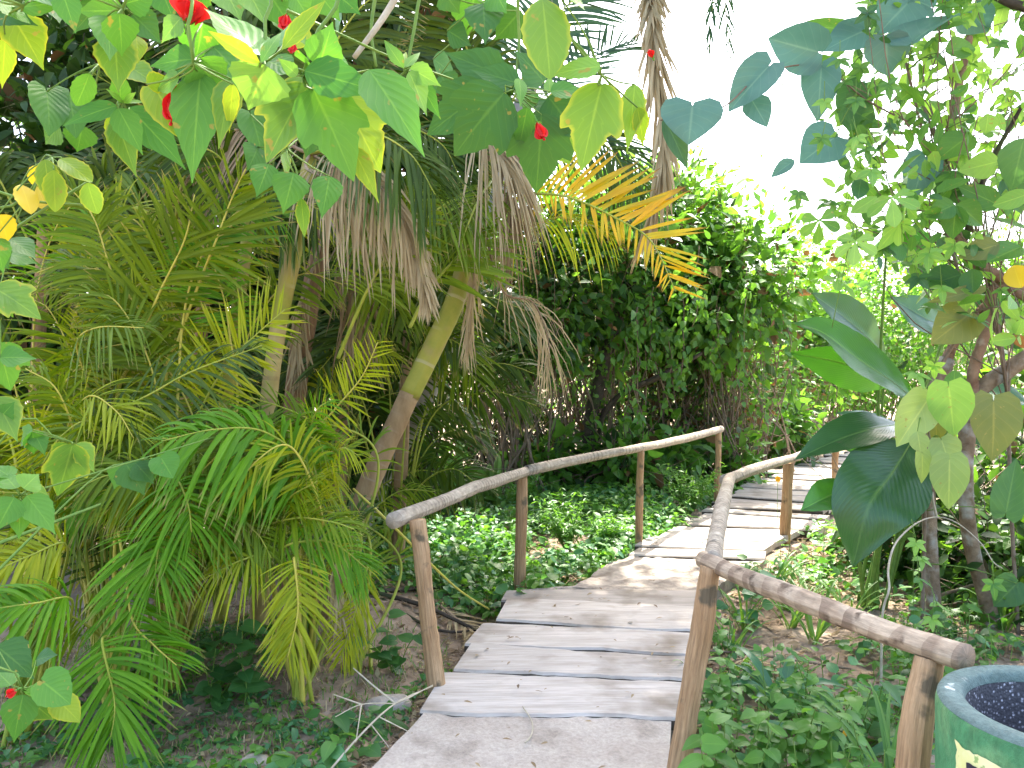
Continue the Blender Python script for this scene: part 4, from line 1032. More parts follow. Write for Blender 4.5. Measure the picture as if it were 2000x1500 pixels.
# upper filling leaves between the named ones
cluster(mbL, mbS, (1550, -60), 1.55, Z1, [('ovate', (1380, -60), (1480, 120), 150, 'hib_light'), ('ovate', (1500, -40), (1620, 140), 160, 'hib'), ('ovate', (1640, -30), (1720, 90), 130, 'hib'), ('ovate', (1760, -60), (1885, 95), 130, 'hib'), ('ovate', (1560, 60), (1700, 230), 150, 'hib', .1), ('ovate', (1250, -60), (1330, 60), 150, 'hib_light', .05), ('ovate', (1150, -80), (1000, 20), 140, 'hib', .1), ('ovate', (1850, -60), (1990, 60), 150, 'hib', .15), ('ovate', (900, -60), (960, 90), 140, 'hib', .1), ('ovate', (1900, 40), (1870, 190), 130, 'hib_dark', .2), ('ovate', (1700, 130), (1640, 270), 120, 'hib_yg', .15)], [TOP, (-.45, 1.5, 2.5)])
# middle group
cluster(mbL, mbS, (410, 395), 1.5, Z2, [('ovate', (425, 400), (524, 625), 150, 'hib_light', -.05), ('ovate', (430, 380), (588, 465), 100, 'hib_light'), ('ovate', (490, 465), (582, 635), 80, 'hib', .03), ('lance', (395, 380), (298, 235), 60, 'hib_light'), ('lance', (400, 380), (478, 285), 45, 'hib_light'), ('lance', (395, 370), (390, 265), 35, 'hib_yg'), ('ovate', (190, 540), (260, 590), 80, 'hib_yg', .1)], [(-.2, 1.5, 2.6), (480, -150, 1.5), (470, 60, 1.5)])
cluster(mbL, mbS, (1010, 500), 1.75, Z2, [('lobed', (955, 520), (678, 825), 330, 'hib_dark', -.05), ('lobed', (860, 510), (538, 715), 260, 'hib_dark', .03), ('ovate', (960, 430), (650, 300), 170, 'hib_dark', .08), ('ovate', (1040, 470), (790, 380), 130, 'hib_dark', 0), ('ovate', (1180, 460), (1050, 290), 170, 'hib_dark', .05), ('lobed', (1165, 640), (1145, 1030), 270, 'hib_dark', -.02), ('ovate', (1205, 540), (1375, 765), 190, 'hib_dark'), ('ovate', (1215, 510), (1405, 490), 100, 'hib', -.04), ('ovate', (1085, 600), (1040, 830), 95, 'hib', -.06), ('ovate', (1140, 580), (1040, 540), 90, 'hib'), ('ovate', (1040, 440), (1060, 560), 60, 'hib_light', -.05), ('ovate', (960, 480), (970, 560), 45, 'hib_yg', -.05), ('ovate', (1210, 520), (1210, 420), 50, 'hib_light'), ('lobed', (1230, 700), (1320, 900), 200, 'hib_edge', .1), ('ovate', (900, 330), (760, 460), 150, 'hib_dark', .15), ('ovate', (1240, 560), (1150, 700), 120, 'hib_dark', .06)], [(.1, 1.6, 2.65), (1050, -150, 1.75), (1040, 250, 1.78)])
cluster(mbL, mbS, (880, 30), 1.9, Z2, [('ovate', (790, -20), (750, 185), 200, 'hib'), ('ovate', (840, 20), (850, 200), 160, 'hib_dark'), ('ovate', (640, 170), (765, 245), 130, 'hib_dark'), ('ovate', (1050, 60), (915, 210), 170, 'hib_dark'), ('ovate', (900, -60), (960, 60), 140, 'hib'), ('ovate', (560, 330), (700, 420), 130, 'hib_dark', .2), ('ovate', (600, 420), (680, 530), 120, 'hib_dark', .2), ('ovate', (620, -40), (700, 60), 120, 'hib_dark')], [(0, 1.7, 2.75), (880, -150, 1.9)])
cluster(mbL, mbS, (1500, 420), 1.4, Z2, [('oval', (1170, -10), (1212, 355), 195, 'hib_edge', -.02), ('ovate', (1495, 372), (1212, 385), 115, 'hib_light'), ('lobed', (1500, 470), (1390, 905), 260, 'hib_edge', 0), ('ovate', (1560, 500), (1508, 745), 110, 'hib_light', .04), ('ovate', (1685, 470), (1660, 810), 110, 'hib_edge'), ('ovate', (1700, 600), (1740, 805), 85, 'hib_yg', .03), ('ovate', (1260, -30), (1400, 30), 120, 'hib_light'), ('ovate', (1480, 620), (1540, 660), 60, 'hib_edge')], [(.35, 1.45, 2.45), (1190, -20, 1.42), (1380, 260, 1.4)])
hb_leaves = mbL.build('foliage', [M[x] for x in HM], hb)
# bare grey branch and green twigs
tube(mbS, [at(800, -60, 1.55), at(770, 0, 1.55), at(738, 50, 1.52), at(692, 112, 1.5)], [.0075, .007, .006, .005], 2, 8, 14)
tube(mbS, [at(-40, 362, 1.9), at(60, 392, 1.9), at(160, 400, 1.9)], [.004, .003], 1, 6, 10)
tube(mbS, [at(560, 20, 1.4), at(650, 60, 1.45), at(760, 110, 1.5), at(885, 155, 1.55)], [.003, .002], 1, 6, 12)
tube(mbS, [at(30, 446, 1.9), at(100, 400, 1.9), at(180, 350, 1.95)], [.004, .003], 1, 6, 10)
tube(mbS, [at(735, -20, 1.6), at(725, 60, 1.6), at(735, 130, 1.6)], [.004, .003], 1, 6, 10)
mbS.build('branches', [M['twig'], M['stem_green'], M['twig_pale']], hb)
flower(hb, (1050, 128), (1085, 0), 215, 1.38, **Z1)
flower(hb, (1010, 478), (955, 665), 115, 1.42, **Z1)
flower(hb, (1600, 85), (1585, 155), 75, 1.5, **Z1)
flower(hb, (1640, 240), (1625, 285), 45, 1.5, **Z1)
flower(hb, (1140, 685), (1172, 768), 66, 1.68, **Z2)
flower(hb, (1785, 320), (1770, 285), 34, 1.5, **Z2)

# second shrub at the left border
Z4 = dict(zf=.35, ox=0, oy=475); Z7 = dict(zf=.35, ox=0, oy=975)
h2 = thing('hibiscus_shrub', 'low hibiscus shrub at the left border, one red flower near the ground', 'shrub', (-2.05, 2.7, float(gz(-2.05, 2.7))), 'hibiscus shrubs with red flowers')
mbL = MB(); mbS = MB()
st = [(-2.05, 2.7, -.15), (-2.0, 2.7, .5), (-1.95, 2.7, 1.1), (-1.9, 2.65, 1.75)]
tube(mbS, st, [.014, .011, .007], 0, 8, 24)
cluster(mbL, mbS, (-20, 300), 2.5, Z4, [('lobed', (-30, 250), (215, 395), 190, 'hib_edge'), ('ovate', (-20, 300), (70, 400), 110, 'hib_light'), ('lobed', (-10, 560), (62, 800), 180, 'hib'), ('ovate', (0, 640), (182, 628), 110, 'hib'), ('ovate', (-30, 860), (85, 1065), 150, 'hib_edge'), ('ovate', (-20, 1000), (60, 900), 110, 'hib'), ('ovate', (-40, 20), (60, 130), 160, 'hib_dark'), ('ovate', (40, 60), (200, 90), 130, 'hib_dark', .1)], [(-1.9, 2.65, 1.6)])
cluster(mbL, mbS, (400, 1110), 2.8, Z4, [('lobed', (405, 1125), (330, 1390), 170, 'hib_edge'), ('ovate', (425, 1120), (525, 1265), 115, 'hib_edge'), ('ovate', (390, 1125), (290, 1230), 100, 'hib_edge'), ('ovate', (190, 1060), (250, 1160), 80, 'hib'), ('lobed', (180, 1040), (100, 1120), 100, 'hib'), ('ovate', (180, 1050), (200, 1175), 90, 'hib')], [(-1.95, 2.7, 1.0), (100, 1000, 2.75), (300, 1080, 2.8)])
cluster(mbL, mbS, (720, 1220), 3.2, Z4, [('ovate', (700, 1225), (800, 1385), 140, 'hib_dark'), ('heart', (900, 1200), (960, 1300), 120, 'hib'), ('ovate', (760, 1230), (850, 1330), 110, 'hib_dark'), ('ovate', (690, 1240), (640, 1360), 100, 'hib')], [(-1.95, 2.75, .7), (500, 1330, 3.1)])
cluster(mbL, mbS, (110, -20), 2.4, Z7, [('ovate', (110, 0), (112, 200), 120, 'hib'), ('ovate', (150, -20), (302, 170), 130, 'hib'), ('ovate', (80, -10), (-20, 160), 130, 'hib'), ('ovate', (90, -60), (10, -160), 110, 'hib'), ('ovate', (130, -60), (210, -140), 110, 'hib_light'), ('ovate', (60, -120), (-40, -200), 100, 'hib'), ('ovate', (180, -60), (270, -30), 80, 'hib_edge')], [(-1.97, 2.6, .9), (0, 40, 2.4)])
cluster(mbL, mbS, (130, 1060), 2.3, Z7, [('ovate', (130, 1090), (68, 1345), 140, 'hib'), ('oval', (130, 1050), (262, 1105), 110, 'hib'), ('heart', (240, 1020), (385, 1130), 170, 'hib'), ('ovate', (150, 1110), (290, 1225), 120, 'hib_edge', .05), ('heart', (330, 1130), (430, 1220), 110, 'hib_yg', .1), ('ovate', (-20, 820), (185, 975), 180, 'hib_dark', .15), ('ovate', (100, 1130), (130, 1290), 110, 'hib_edge', .06), ('ovate', (60, 1040), (-10, 960), 100, 'hib'), ('ovate', (200, 900), (300, 860), 100, 'hib_dark', .2)], [(-2.0, 2.65, .3), (-20, 950, 2.3)])
mbL.build('foliage', [M[x] for x in HM], h2)
mbS.build('branches', [M['twig'], M['stem_green']], h2)
flower(h2, (95, 1065), (40, 1095), 48, 2.2, **Z7)

# ------------------------------------------------------------------ right: lichen covered tree, climbers, broad leaved plant
TR = at(1830, 1195, 5.15)
tree = thing('leaning_tree', 'slim pale barked tree with two stems and reddish forking limbs', 'tree', (TR[0], TR[1], float(gz(TR[0], TR[1]))))
def limb(pts, r, mat='bark', name='limb', n=30):
    mb = MB(); tube(mb, spline(pts, n), r, 0, 12, jitter=.05); return mb.build(name, M[mat], tree)
limb([gpt(*at(1828, 1250, 5.1)[:2], -.1), at(1822, 1160, 5.1), at(1815, 1000, 5.1), at(1812, 870, 5.1), at(1830, 760, 5.1), at(1850, 700, 5.1)], [.048, .042, .04, .045], name='trunk')
limb([gpt(*at(1945, 1250, 5.1)[:2], -.1), at(1928, 1180, 5.1), at(1895, 1050, 5.05), at(1885, 900, 5.0), at(1905, 770, 5.0), at(1950, 735, 4.95), at(2010, 695, 4.9), at(2120, 620, 4.8), at(2250, 400, 4.8)], [.052, .045, .045, .05, .048, .045, .04], name='trunk')
limb([at(1905, 790, 5.0), at(1900, 730, 4.95), at(1925, 650, 4.9), at(1945, 560, 4.85), at(2020, 590, 4.7)], [.036, .03, .026], 'bark_red')
limb([at(2030, 600, 4.75), at(1990, 560, 4.8), at(1935, 535, 4.85), at(1880, 480, 4.9), at(1840, 380, 5.0), at(1870, 180, 5.1), at(1930, -80, 5.2)], [.04, .038, .03, .022, .018], 'bark_red')
limb([at(1850, 700, 5.1), at(1880, 640, 5.0), at(1930, 590, 4.9)], [.035, .022, .02], 'bark_red')
limb([at(2250, 400, 4.8), at(2050, 60, 4.9), at(1960, 0, 5.0), at(1850, -60, 5.1)], [.04, .035, .03, .02], 'bark_dark')
limb([at(2060, 60, 4.9), at(2100, -400, 4.9), at(2060, -900, 5.1), at(1900, -1300, 5.5)], [.05, .05, .045, .03], 'bark_dark')
limb([at(1880, 480, 4.9), at(1930, 330, 4.8), at(2000, 200, 4.7)], [.02, .016, .01], 'bark_dark')
limb([at(1890, 800, 4.98), at(1960, 840, 4.8), at(2010, 870, 4.7)], [.018, .012, .008], 'bark_dark')

# big glossy leaf plant
bp_foot = at(1700, 1130, 5.6)
bpt = thing('broad_leaf_plant', 'clump of huge glossy paddle shaped leaves beside the slim tree', 'plant', (bp_foot[0], bp_foot[1], float(gz(bp_foot[0], bp_foot[1]))))
bbase = gpt(bp_foot[0], bp_foot[1], -.05)
def paddle(pts, d, w, mat, wprof=(.05, .55, .9, 1, .85, .5, .02), nf=(0, -.9, .5), fold=.25, droopstalk=None, zf=.35, ox=1300, oy=475, wav=.03):
    d = np.broadcast_to(d, (len(pts),))
    P = np.array([at(ox + p[0] * zf, oy + p[1] * zf, dd) for p, dd in zip(pts, d)])
    P = spline(P, 26)
    mb = MB()
    K = 26; T = unit(np.gradient(P, axis=0)); N = np.repeat(np.asarray(nf, float)[None], K, 0); N = unit(N - T * np.sum(N * T, 1, keepdims=True)); S = np.cross(T, N)
    W = 1.2 * w * zf / F * d.mean() * np.interp(np.linspace(0, 1, K), np.linspace(0, 1, len(wprof)), wprof) / 2
    xs = np.linspace(-1, 1, 9)
    wv = rng.normal(0, 1, (K, 9)); wv = (wv + np.roll(wv, 1, 0) + np.roll(wv, 2, 0)) / 3
    V = P[:, None] + S[:, None] * (xs[None, :, None] * W[:, None, None]) + N[:, None] * ((np.abs(xs) * fold)[None, :, None] * W[:, None, None] + (wav * wv * np.abs(xs)[None])[..., None] * w * zf / F * d.mean())
    uv = np.stack(np.broadcast_arrays(np.linspace(0, 1, K)[:, None], (xs * .5 + .5)[None]), -1)
    mb.add(V, grid_faces(K, 9), 0, uv)
    tube(mb, P - N * .004, [.008, .005, .002], 1, 6)
    b = bbase + rng.normal(0, .05, 3) * (1, 1, 0)
    tube(mb, [b, b * .5 + P[0] * .5 + np.array([0, .05, .12]), P[0]], [.016, .011, .008], 1, 7, 14)
    return mb.build('leaf', [M[mat], M['stem_green']], bpt)
paddle([(1400, 880), (1260, 770), (1080, 650), (880, 500), (715, 445)], [5.2, 5.1, 5.0, 4.9, 4.8], 250, 'banana', nf=(-.1, -.8, .62))
paddle([(1230, 640), (1130, 530), (980, 400), (815, 278)], [5.7, 5.6, 5.5, 5.4], 230, 'banana_blue', nf=(.3, -.95, .35))
paddle([(1330, 770), (1150, 720), (950, 660), (700, 612)], [5.6, 5.5, 5.4, 5.3], 220, 'banana', nf=(0, -.9, -.35))
paddle([(1560, 470), (1450, 420), (1350, 360), (1255, 300)], [6, 5.9, 5.9, 5.9], 190, 'banana_blue', nf=(.1, -.95, .4))
paddle([(1320, 1010), (1180, 1030), (980, 1090), (725, 1205)], [5.3, 5.1, 5.0, 4.9], 210, 'banana_dark', nf=(-.1, -.7, .8))
paddle([(1330, 1140), (1200, 1160), (1000, 1150)], [5.8, 5.7, 5.7], 110, 'banana', nf=(0, -.8, .3))
paddle([(1060, 1350), (960, 1390), (850, 1440), (755, 1490)], [5.0, 4.95, 4.9, 4.9], 170, 'banana', nf=(-.1, -.7, .6))
paddle([(1370, 1110), (1260, 1290), (1130, 1480), (1045, 1800)], [5.1, 4.9, 4.8, 4.8], 400, 'banana_dark', nf=(-.15, -.9, .4), wprof=(.05, .5, .85, 1, .95, .75, .4, .02))
paddle([(1330, 1040), (1180, 985), (1060, 965), (945, 948)], [5.6, 5.6, 5.5, 5.5], 90, 'banana_blue', nf=(0, -.6, .9))
paddle([(1240, 1230), (1330, 1360), (1460, 1540)], [5.5, 5.4, 5.3], 250, 'banana', nf=(.1, -.9, .4), oy=0)
paddle([(1690, 830), (1850, 850), (2040, 900)], [5.6, 5.5, 5.4], 190, 'banana_blue', nf=(0, -.6, .9))
paddle([(1600, 420), (1760, 380), (1950, 420)], [5.9, 5.8, 5.7], 230, 'banana_dark', nf=(0, -.8, .6))
paddle([(1560, 1000), (1750, 1050), (1950, 1000)], [5.9, 5.8, 5.7], 190, 'banana_dark', nf=(0, -.8, .6))

# heart leaved climber on the tree
CM = ['vine', 'vine_light', 'vine_dark', 'vine_blue', 'pale', 'olive', 'yellow']
Z3 = dict(zf=.35, ox=1300, oy=0); Z6 = dict(zf=.35, ox=1300, oy=475); Z9 = dict(zf=.35, ox=1300, oy=975)
def climber(name, label, cat, foot, items, woods, group=None):
    root = thing(name, label, cat, (foot[0], foot[1], float(gz(foot[0], foot[1]))), group)
    mbL = MB(); mbS = MB()
    anchors = []
    for pts, r in woods:
        P = spline(pts, 40); anchors.append(P); tube(mbS, P, r, 0, 6)
    A = np.vstack(anchors)
    for it in items:
        shape, b, t, w, mt, d, Z = it[:7]
        p = hero(mbL, shape, b, t, w, d, mat=CM.index(mt), serr=0.0, wav=.02, up=it[7] if len(it) > 7 else .45, **Z)
        q = A[np.argmin(np.linalg.norm(A - p, axis=1))]
        tube(mbS, [q, (p + q) / 2 + np.array([0, 0, .03]), p], [.004, .0025], 1, 5, 8)
    return root, mbL, mbS

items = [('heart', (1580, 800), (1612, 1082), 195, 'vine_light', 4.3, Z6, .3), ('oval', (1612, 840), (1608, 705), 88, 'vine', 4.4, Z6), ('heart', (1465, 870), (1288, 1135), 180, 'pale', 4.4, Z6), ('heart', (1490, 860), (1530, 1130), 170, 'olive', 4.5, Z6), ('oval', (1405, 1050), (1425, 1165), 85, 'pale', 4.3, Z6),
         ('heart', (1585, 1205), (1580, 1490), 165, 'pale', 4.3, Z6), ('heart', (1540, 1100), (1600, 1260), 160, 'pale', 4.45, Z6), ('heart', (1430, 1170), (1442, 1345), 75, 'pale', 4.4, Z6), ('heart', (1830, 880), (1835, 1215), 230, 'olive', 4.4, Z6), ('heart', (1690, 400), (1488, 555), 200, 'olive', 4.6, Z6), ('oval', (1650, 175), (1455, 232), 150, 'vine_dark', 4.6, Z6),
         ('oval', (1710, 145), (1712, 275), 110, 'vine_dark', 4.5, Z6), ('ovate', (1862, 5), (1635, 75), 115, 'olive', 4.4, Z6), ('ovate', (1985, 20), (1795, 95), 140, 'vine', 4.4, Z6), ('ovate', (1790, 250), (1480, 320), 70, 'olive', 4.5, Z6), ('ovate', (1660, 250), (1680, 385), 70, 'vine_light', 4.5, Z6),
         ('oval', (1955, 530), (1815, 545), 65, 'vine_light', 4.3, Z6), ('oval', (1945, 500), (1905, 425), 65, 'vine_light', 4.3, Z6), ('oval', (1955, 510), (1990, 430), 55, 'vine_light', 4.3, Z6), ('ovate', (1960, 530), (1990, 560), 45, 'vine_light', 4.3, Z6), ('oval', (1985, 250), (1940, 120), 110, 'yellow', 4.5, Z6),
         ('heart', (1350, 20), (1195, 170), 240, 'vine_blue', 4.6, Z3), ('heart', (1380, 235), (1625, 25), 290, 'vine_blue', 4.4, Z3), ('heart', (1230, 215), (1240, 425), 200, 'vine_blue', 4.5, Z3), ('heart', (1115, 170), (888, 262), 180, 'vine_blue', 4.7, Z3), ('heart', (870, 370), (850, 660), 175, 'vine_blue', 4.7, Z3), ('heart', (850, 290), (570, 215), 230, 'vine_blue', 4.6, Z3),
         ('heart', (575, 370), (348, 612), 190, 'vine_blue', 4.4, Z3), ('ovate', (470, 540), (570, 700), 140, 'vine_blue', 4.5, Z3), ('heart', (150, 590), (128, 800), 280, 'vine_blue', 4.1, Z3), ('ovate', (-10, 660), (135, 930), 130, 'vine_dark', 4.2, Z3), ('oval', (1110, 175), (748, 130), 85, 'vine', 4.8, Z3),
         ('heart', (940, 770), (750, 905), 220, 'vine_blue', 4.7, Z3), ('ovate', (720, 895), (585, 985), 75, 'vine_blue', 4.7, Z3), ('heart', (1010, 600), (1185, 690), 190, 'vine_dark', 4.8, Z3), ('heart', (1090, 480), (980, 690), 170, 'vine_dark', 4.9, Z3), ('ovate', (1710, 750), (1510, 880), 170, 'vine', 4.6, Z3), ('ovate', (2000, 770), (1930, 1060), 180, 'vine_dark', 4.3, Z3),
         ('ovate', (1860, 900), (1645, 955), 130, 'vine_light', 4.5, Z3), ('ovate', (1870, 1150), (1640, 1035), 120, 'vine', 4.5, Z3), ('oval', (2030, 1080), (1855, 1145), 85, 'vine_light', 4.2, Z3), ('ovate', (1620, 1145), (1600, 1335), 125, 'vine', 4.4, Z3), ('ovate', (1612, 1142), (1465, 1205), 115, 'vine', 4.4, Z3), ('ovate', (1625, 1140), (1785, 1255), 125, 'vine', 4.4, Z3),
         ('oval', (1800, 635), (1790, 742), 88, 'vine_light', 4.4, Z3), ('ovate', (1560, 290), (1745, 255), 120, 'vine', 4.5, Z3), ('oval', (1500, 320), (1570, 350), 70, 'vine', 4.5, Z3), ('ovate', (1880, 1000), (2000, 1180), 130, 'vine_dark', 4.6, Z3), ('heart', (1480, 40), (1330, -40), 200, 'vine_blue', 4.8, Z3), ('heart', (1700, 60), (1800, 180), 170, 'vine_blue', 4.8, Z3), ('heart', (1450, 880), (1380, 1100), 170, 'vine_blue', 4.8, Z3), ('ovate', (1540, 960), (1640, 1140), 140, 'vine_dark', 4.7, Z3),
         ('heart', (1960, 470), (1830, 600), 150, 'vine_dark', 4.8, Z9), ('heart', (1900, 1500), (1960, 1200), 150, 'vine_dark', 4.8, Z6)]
woods = [([gpt(*at(1800, 1230, 5.0)[:2]), at(1806, 1000, 5.0), at(1800, 800, 4.7), at(1880, 620, 4.7), at(1850, 450, 4.8), at(1800, 250, 4.8), at(1760, 80, 4.8), at(1720, -100, 4.9)], [.012, .01, .007]),
         ([at(1800, 250, 4.8), at(1700, 200, 4.8), at(1600, 130, 4.7), at(1490, 145, 4.5), at(1410, 210, 4.3), at(1290, 235, 4.1)], [.006, .004]),
         ([at(1815, 760, 4.6), at(1790, 770, 4.5), at(1815, 850, 4.5), at(1822, 960, 4.4)], [.006, .004]),
         ([at(1850, 450, 4.8), at(1950, 400, 4.6), at(2050, 350, 4.4)], [.006, .004]),
         ([at(1880, 620, 4.7), at(1950, 600, 4.5), at(2030, 640, 4.3)], [.006, .004])]
cl_root, mbL, mbS = climber('climber', 'heart leaved climber with pale hanging leaves wound up the slim tree', 'climber', TR, items, woods)
mbL.build('foliage', [M[x] for x in CM], cl_root); mbS.build('vine_stem', [M['twig'], M['stem_green']], cl_root)

# five fingered creeper over the tree crown
VM = ['vine', 'vine_light', 'vine_dark']
cr = thing('creeper', 'five fingered creeper with small light leaves hanging over the slim tree crown', 'climber', tuple(gpt(*at(1990, 1230, 4.9)[:2])))
mbL = MB(); mbS = MB()
def palmate(px, py, d, r, mt, up=.5, n5=5):
    c = at(px, py, d); R = r / F * d
    nrm = unit(unit(np.array([0, 0, EYE]) - c) * .75 + np.array([0, 0, up + .25]) + rng.normal(0, .42, 3))
    e1 = unit(np.cross(nrm, [0, 0, 1.0]) + rng.normal(0, .15, 3)); e1 = unit(e1 - nrm * np.dot(e1, nrm)); e2 = np.cross(nrm, e1)
    dn = -e2 if e2[2] > 0 else e2
    for k in range(n5):
        a = (k - (n5 - 1) / 2) * 1.0
        dv = dn * math.cos(a) + e1 * math.sin(a)
        leaves(mbL, 'obov' if r > 40 else 'ovate', c, dv + nrm * rng.normal(-.1, .2), nrm, R * 1.1 * (1 - .18 * abs(k - (n5 - 1) / 2)), R * (.5 if r > 40 else .46), rows=7, across=2, curve=.15, mat=VM.index(mt), fold=.15)
    tube(mbS, [c, c + np.array([rng.normal(0, .03), .03, .12])], [.002, .002], 1, 4, 3)
for px, py, r, mt in [(1742, 385, 62, 'vine_light'), (1770, 400, 50, 'vine_light'), (1610, 198, 28, 'vine_light'), (1680, 132, 30, 'vine'), (1640, 118, 30, 'vine'), (1700, 165, 30, 'vine'), (1735, 165, 32, 'vine'), (1675, 268, 30, 'vine_light'), (1668, 282, 32, 'vine_light'), (1692, 292, 30, 'vine'), (1702, 335, 40, 'vine_light'),
                      (1605, 270, 30, 'vine'), (1672, 195, 30, 'vine'), (1671, 470, 52, 'vine_light'), (1636, 545, 45, 'vine_light'), (1600, 430, 48, 'vine'), (1560, 378, 30, 'vine'), (1790, 730, 35, 'vine_light'), (1825, 715, 30, 'vine_light'), (1815, 495, 40, 'vine_light'), (1790, 1060, 26, 'vine_light'), (1800, 1090, 26, 'vine_light'), (1795, 1130, 28, 'vine'), (1830, 1180, 28, 'vine_light'), (1820, 1210, 26, 'vine_light'), (1940, 1140, 30, 'vine')]:
    palmate(px, py, rng.uniform(4.0, 4.4), r, mt)
def in_crown(x, y):
    lo = np.interp(y, [-60, 0, 100, 200, 300, 400, 480, 560, 700], [1600, 1700, 1640, 1620, 1640, 1610, 1690, 1800, 1840])
    return x > lo
pp = np.stack([rng.uniform(1560, 2060, 900), rng.uniform(-60, 640, 900), rng.uniform(4.3, 5.6, 900)], 1)
pp = pp[in_crown(pp[:, 0], pp[:, 1])]
for q in pp[:150]: palmate(q[0], q[1], q[2], rng.uniform(20, 42), rng.choice(VM, p=[.5, .42, .08]))
rest = np.array([at(*q) for q in pp[150:300]])
foliage_cloud(mbL, rest, .06, 4, .11, ['ovate', 'oval'], 3, None, [.5, .3, .2], .5)
# upper crown above the picture, shading the path
upc = gaps(np.array([rng.uniform(2.2, 4.6, 110), rng.uniform(4.2, 6.8, 110), rng.uniform(4.1, 6.4, 110)]).T)
upc = upc[upc[:, 2] > EYE + .46 * upc[:, 1] + .55]
foliage_cloud(mbL, upc, .2, 10, .16, ['ovate'], 3, None, [.4, .15, .45], .6)
mbL.build('foliage', [M[x] for x in VM], cr)
wp = [gpt(*at(1990, 1230, 4.9)[:2], -.05), at(1975, 1000, 4.9), at(1960, 700, 4.9), at(1900, 450, 4.9), at(1800, 200, 4.9)]
tube(mbS, wp, [.012, .008], 0, 6, 30)
for q in pp[:70]:
    e = at(*q); s0 = spline(wp, 30)[rng.integers(12, 30)]
    tube(mbS, [s0, (s0 + e) / 2 + rng.normal(0, .1, 3), e], [.005, .0025], 0, 4, 8)
for q in upc[:40]:
    s0 = at(2060, -300, 4.9); tube(mbS, [s0, (s0 + q) / 2 + rng.normal(0, .15, 3), q], [.012, .006], 0, 4, 6)
for a_, b_ in [((1671, 420), (1676, 500)), ((1660, 470), (1625, 640)), ((1760, 360), (1762, 480))]:
    tube(mbS, [at(*a_, 4.3), at(*b_, 4.3)], .0025, 1, 4, 6)
mbS.build('vine_stem', [M['twig'], M['stem_green']], cr)

# looping bare tendril
mb = MB()
tube(mb, [at(1722, 1215, 4.0), at(1727, 1180, 4.0), at(1737, 1150, 4.0), at(1735, 1110, 4.1), at(1750, 1060, 4.3), at(1790, 1022, 4.6), at(1830, 1010, 4.8), at(1870, 1022, 4.7), at(1915, 1060, 4.5), at(1940, 1098, 4.4), at(1958, 1110, 4.4)], [.006, .0055, .005, .004, .003], 0, 7, 50)
tube(mb, [at(1722, 1212, 4.0), gpt(*at(1720, 1300, 4.0)[:2], -.05)], [.006, .007], 0, 7, 6)
tube(mb, [at(1830, 1012, 4.8), at(1820, 960, 4.85), at(1822, 870, 4.9)], [.008, .006], 0, 6, 12)
tag(mb.build('vine_loop', M['twig_pale']), 'bare pale tendril looping in an arch in front of the two tree stems', 'vine')

# ------------------------------------------------------------------ thicket behind the walkway and bushes further back
BM = ['bush', 'bush_light', 'bush_dark', 'bush_brown']
TG = 'bushes of the thicket behind the walkway'
def B(lab, px, d, top_py, rx, ry, ncl, per, size, w, shapes=('tiny',), z0=.2, sig=.2, name='bush', group=TG, **k):
    x = (px - 1000) / F * d
    top = EYE - (top_py - HZ) / F * d
    zc = (top + z0) / 2
    return bush(name, lab, 'bush', (x, d), (x, d, zc), (rx, ry, (top - z0) / 2), ncl, per, size, BM, w, shapes, sig=sig, group=group, **k)

B('tall vine smothered bush, its crown lowest to the left against the white sky', 1290, 12.6, 330, 1.2, 1.1, 130, 50, .15, [.42, .42, .12, .04], ('tiny', 'ovate'), z0=1.7, twigs=60, front=.4, sig=.27, tang=.4, tr=.009)
B('wide vine smothered bush sloping down to the right towards the walkway end', 1430, 12.0, 430, 1.05, 1.0, 120, 50, .15, [.42, .44, .10, .04], ('tiny', 'ovate'), z0=1.5, twigs=60, front=.4, sig=.27, tang=.4, tr=.009)
B('rightmost bush of the thicket, overhanging the far planks', 1555, 15.6, 560, .95, .8, 100, 32, .15, [.42, .44, .10, .04], ('tiny', 'ovate'), z0=.9, twigs=40, front=.5, sig=.26, tang=.4, tr=.008)
B('bush with sunny top behind the yellow palm frond', 1150, 11.5, 370, 1.1, 1.0, 115, 48, .15, [.45, .32, .19, .04], ('tiny', 'ovate'), z0=1.8, twigs=50, front=.5, sig=.27, tang=.4, tr=.009)
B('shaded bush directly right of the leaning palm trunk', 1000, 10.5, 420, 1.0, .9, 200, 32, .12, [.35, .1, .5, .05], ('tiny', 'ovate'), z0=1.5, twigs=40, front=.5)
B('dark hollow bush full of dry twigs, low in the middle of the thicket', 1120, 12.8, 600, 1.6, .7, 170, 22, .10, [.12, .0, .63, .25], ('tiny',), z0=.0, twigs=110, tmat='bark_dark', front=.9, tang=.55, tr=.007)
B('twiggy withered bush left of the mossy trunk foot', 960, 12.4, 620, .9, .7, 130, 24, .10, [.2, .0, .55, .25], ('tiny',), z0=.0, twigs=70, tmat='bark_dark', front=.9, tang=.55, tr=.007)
B('brown tangled bush with withered leaves above the far rail post', 1370, 12.4, 620, 1.0, .7, 150, 22, .10, [.28, .06, .36, .30], ('tiny',), z0=.1, twigs=110, tmat='twig', front=.9, tang=.55, tr=.007)
B('yellowish tangled bush left of the far end of the planks', 1490, 14.2, 640, .8, .8, 110, 24, .10, [.40, .25, .15, .20], ('tiny',), z0=.1, twigs=60, front=.9, tang=.55, tr=.007)

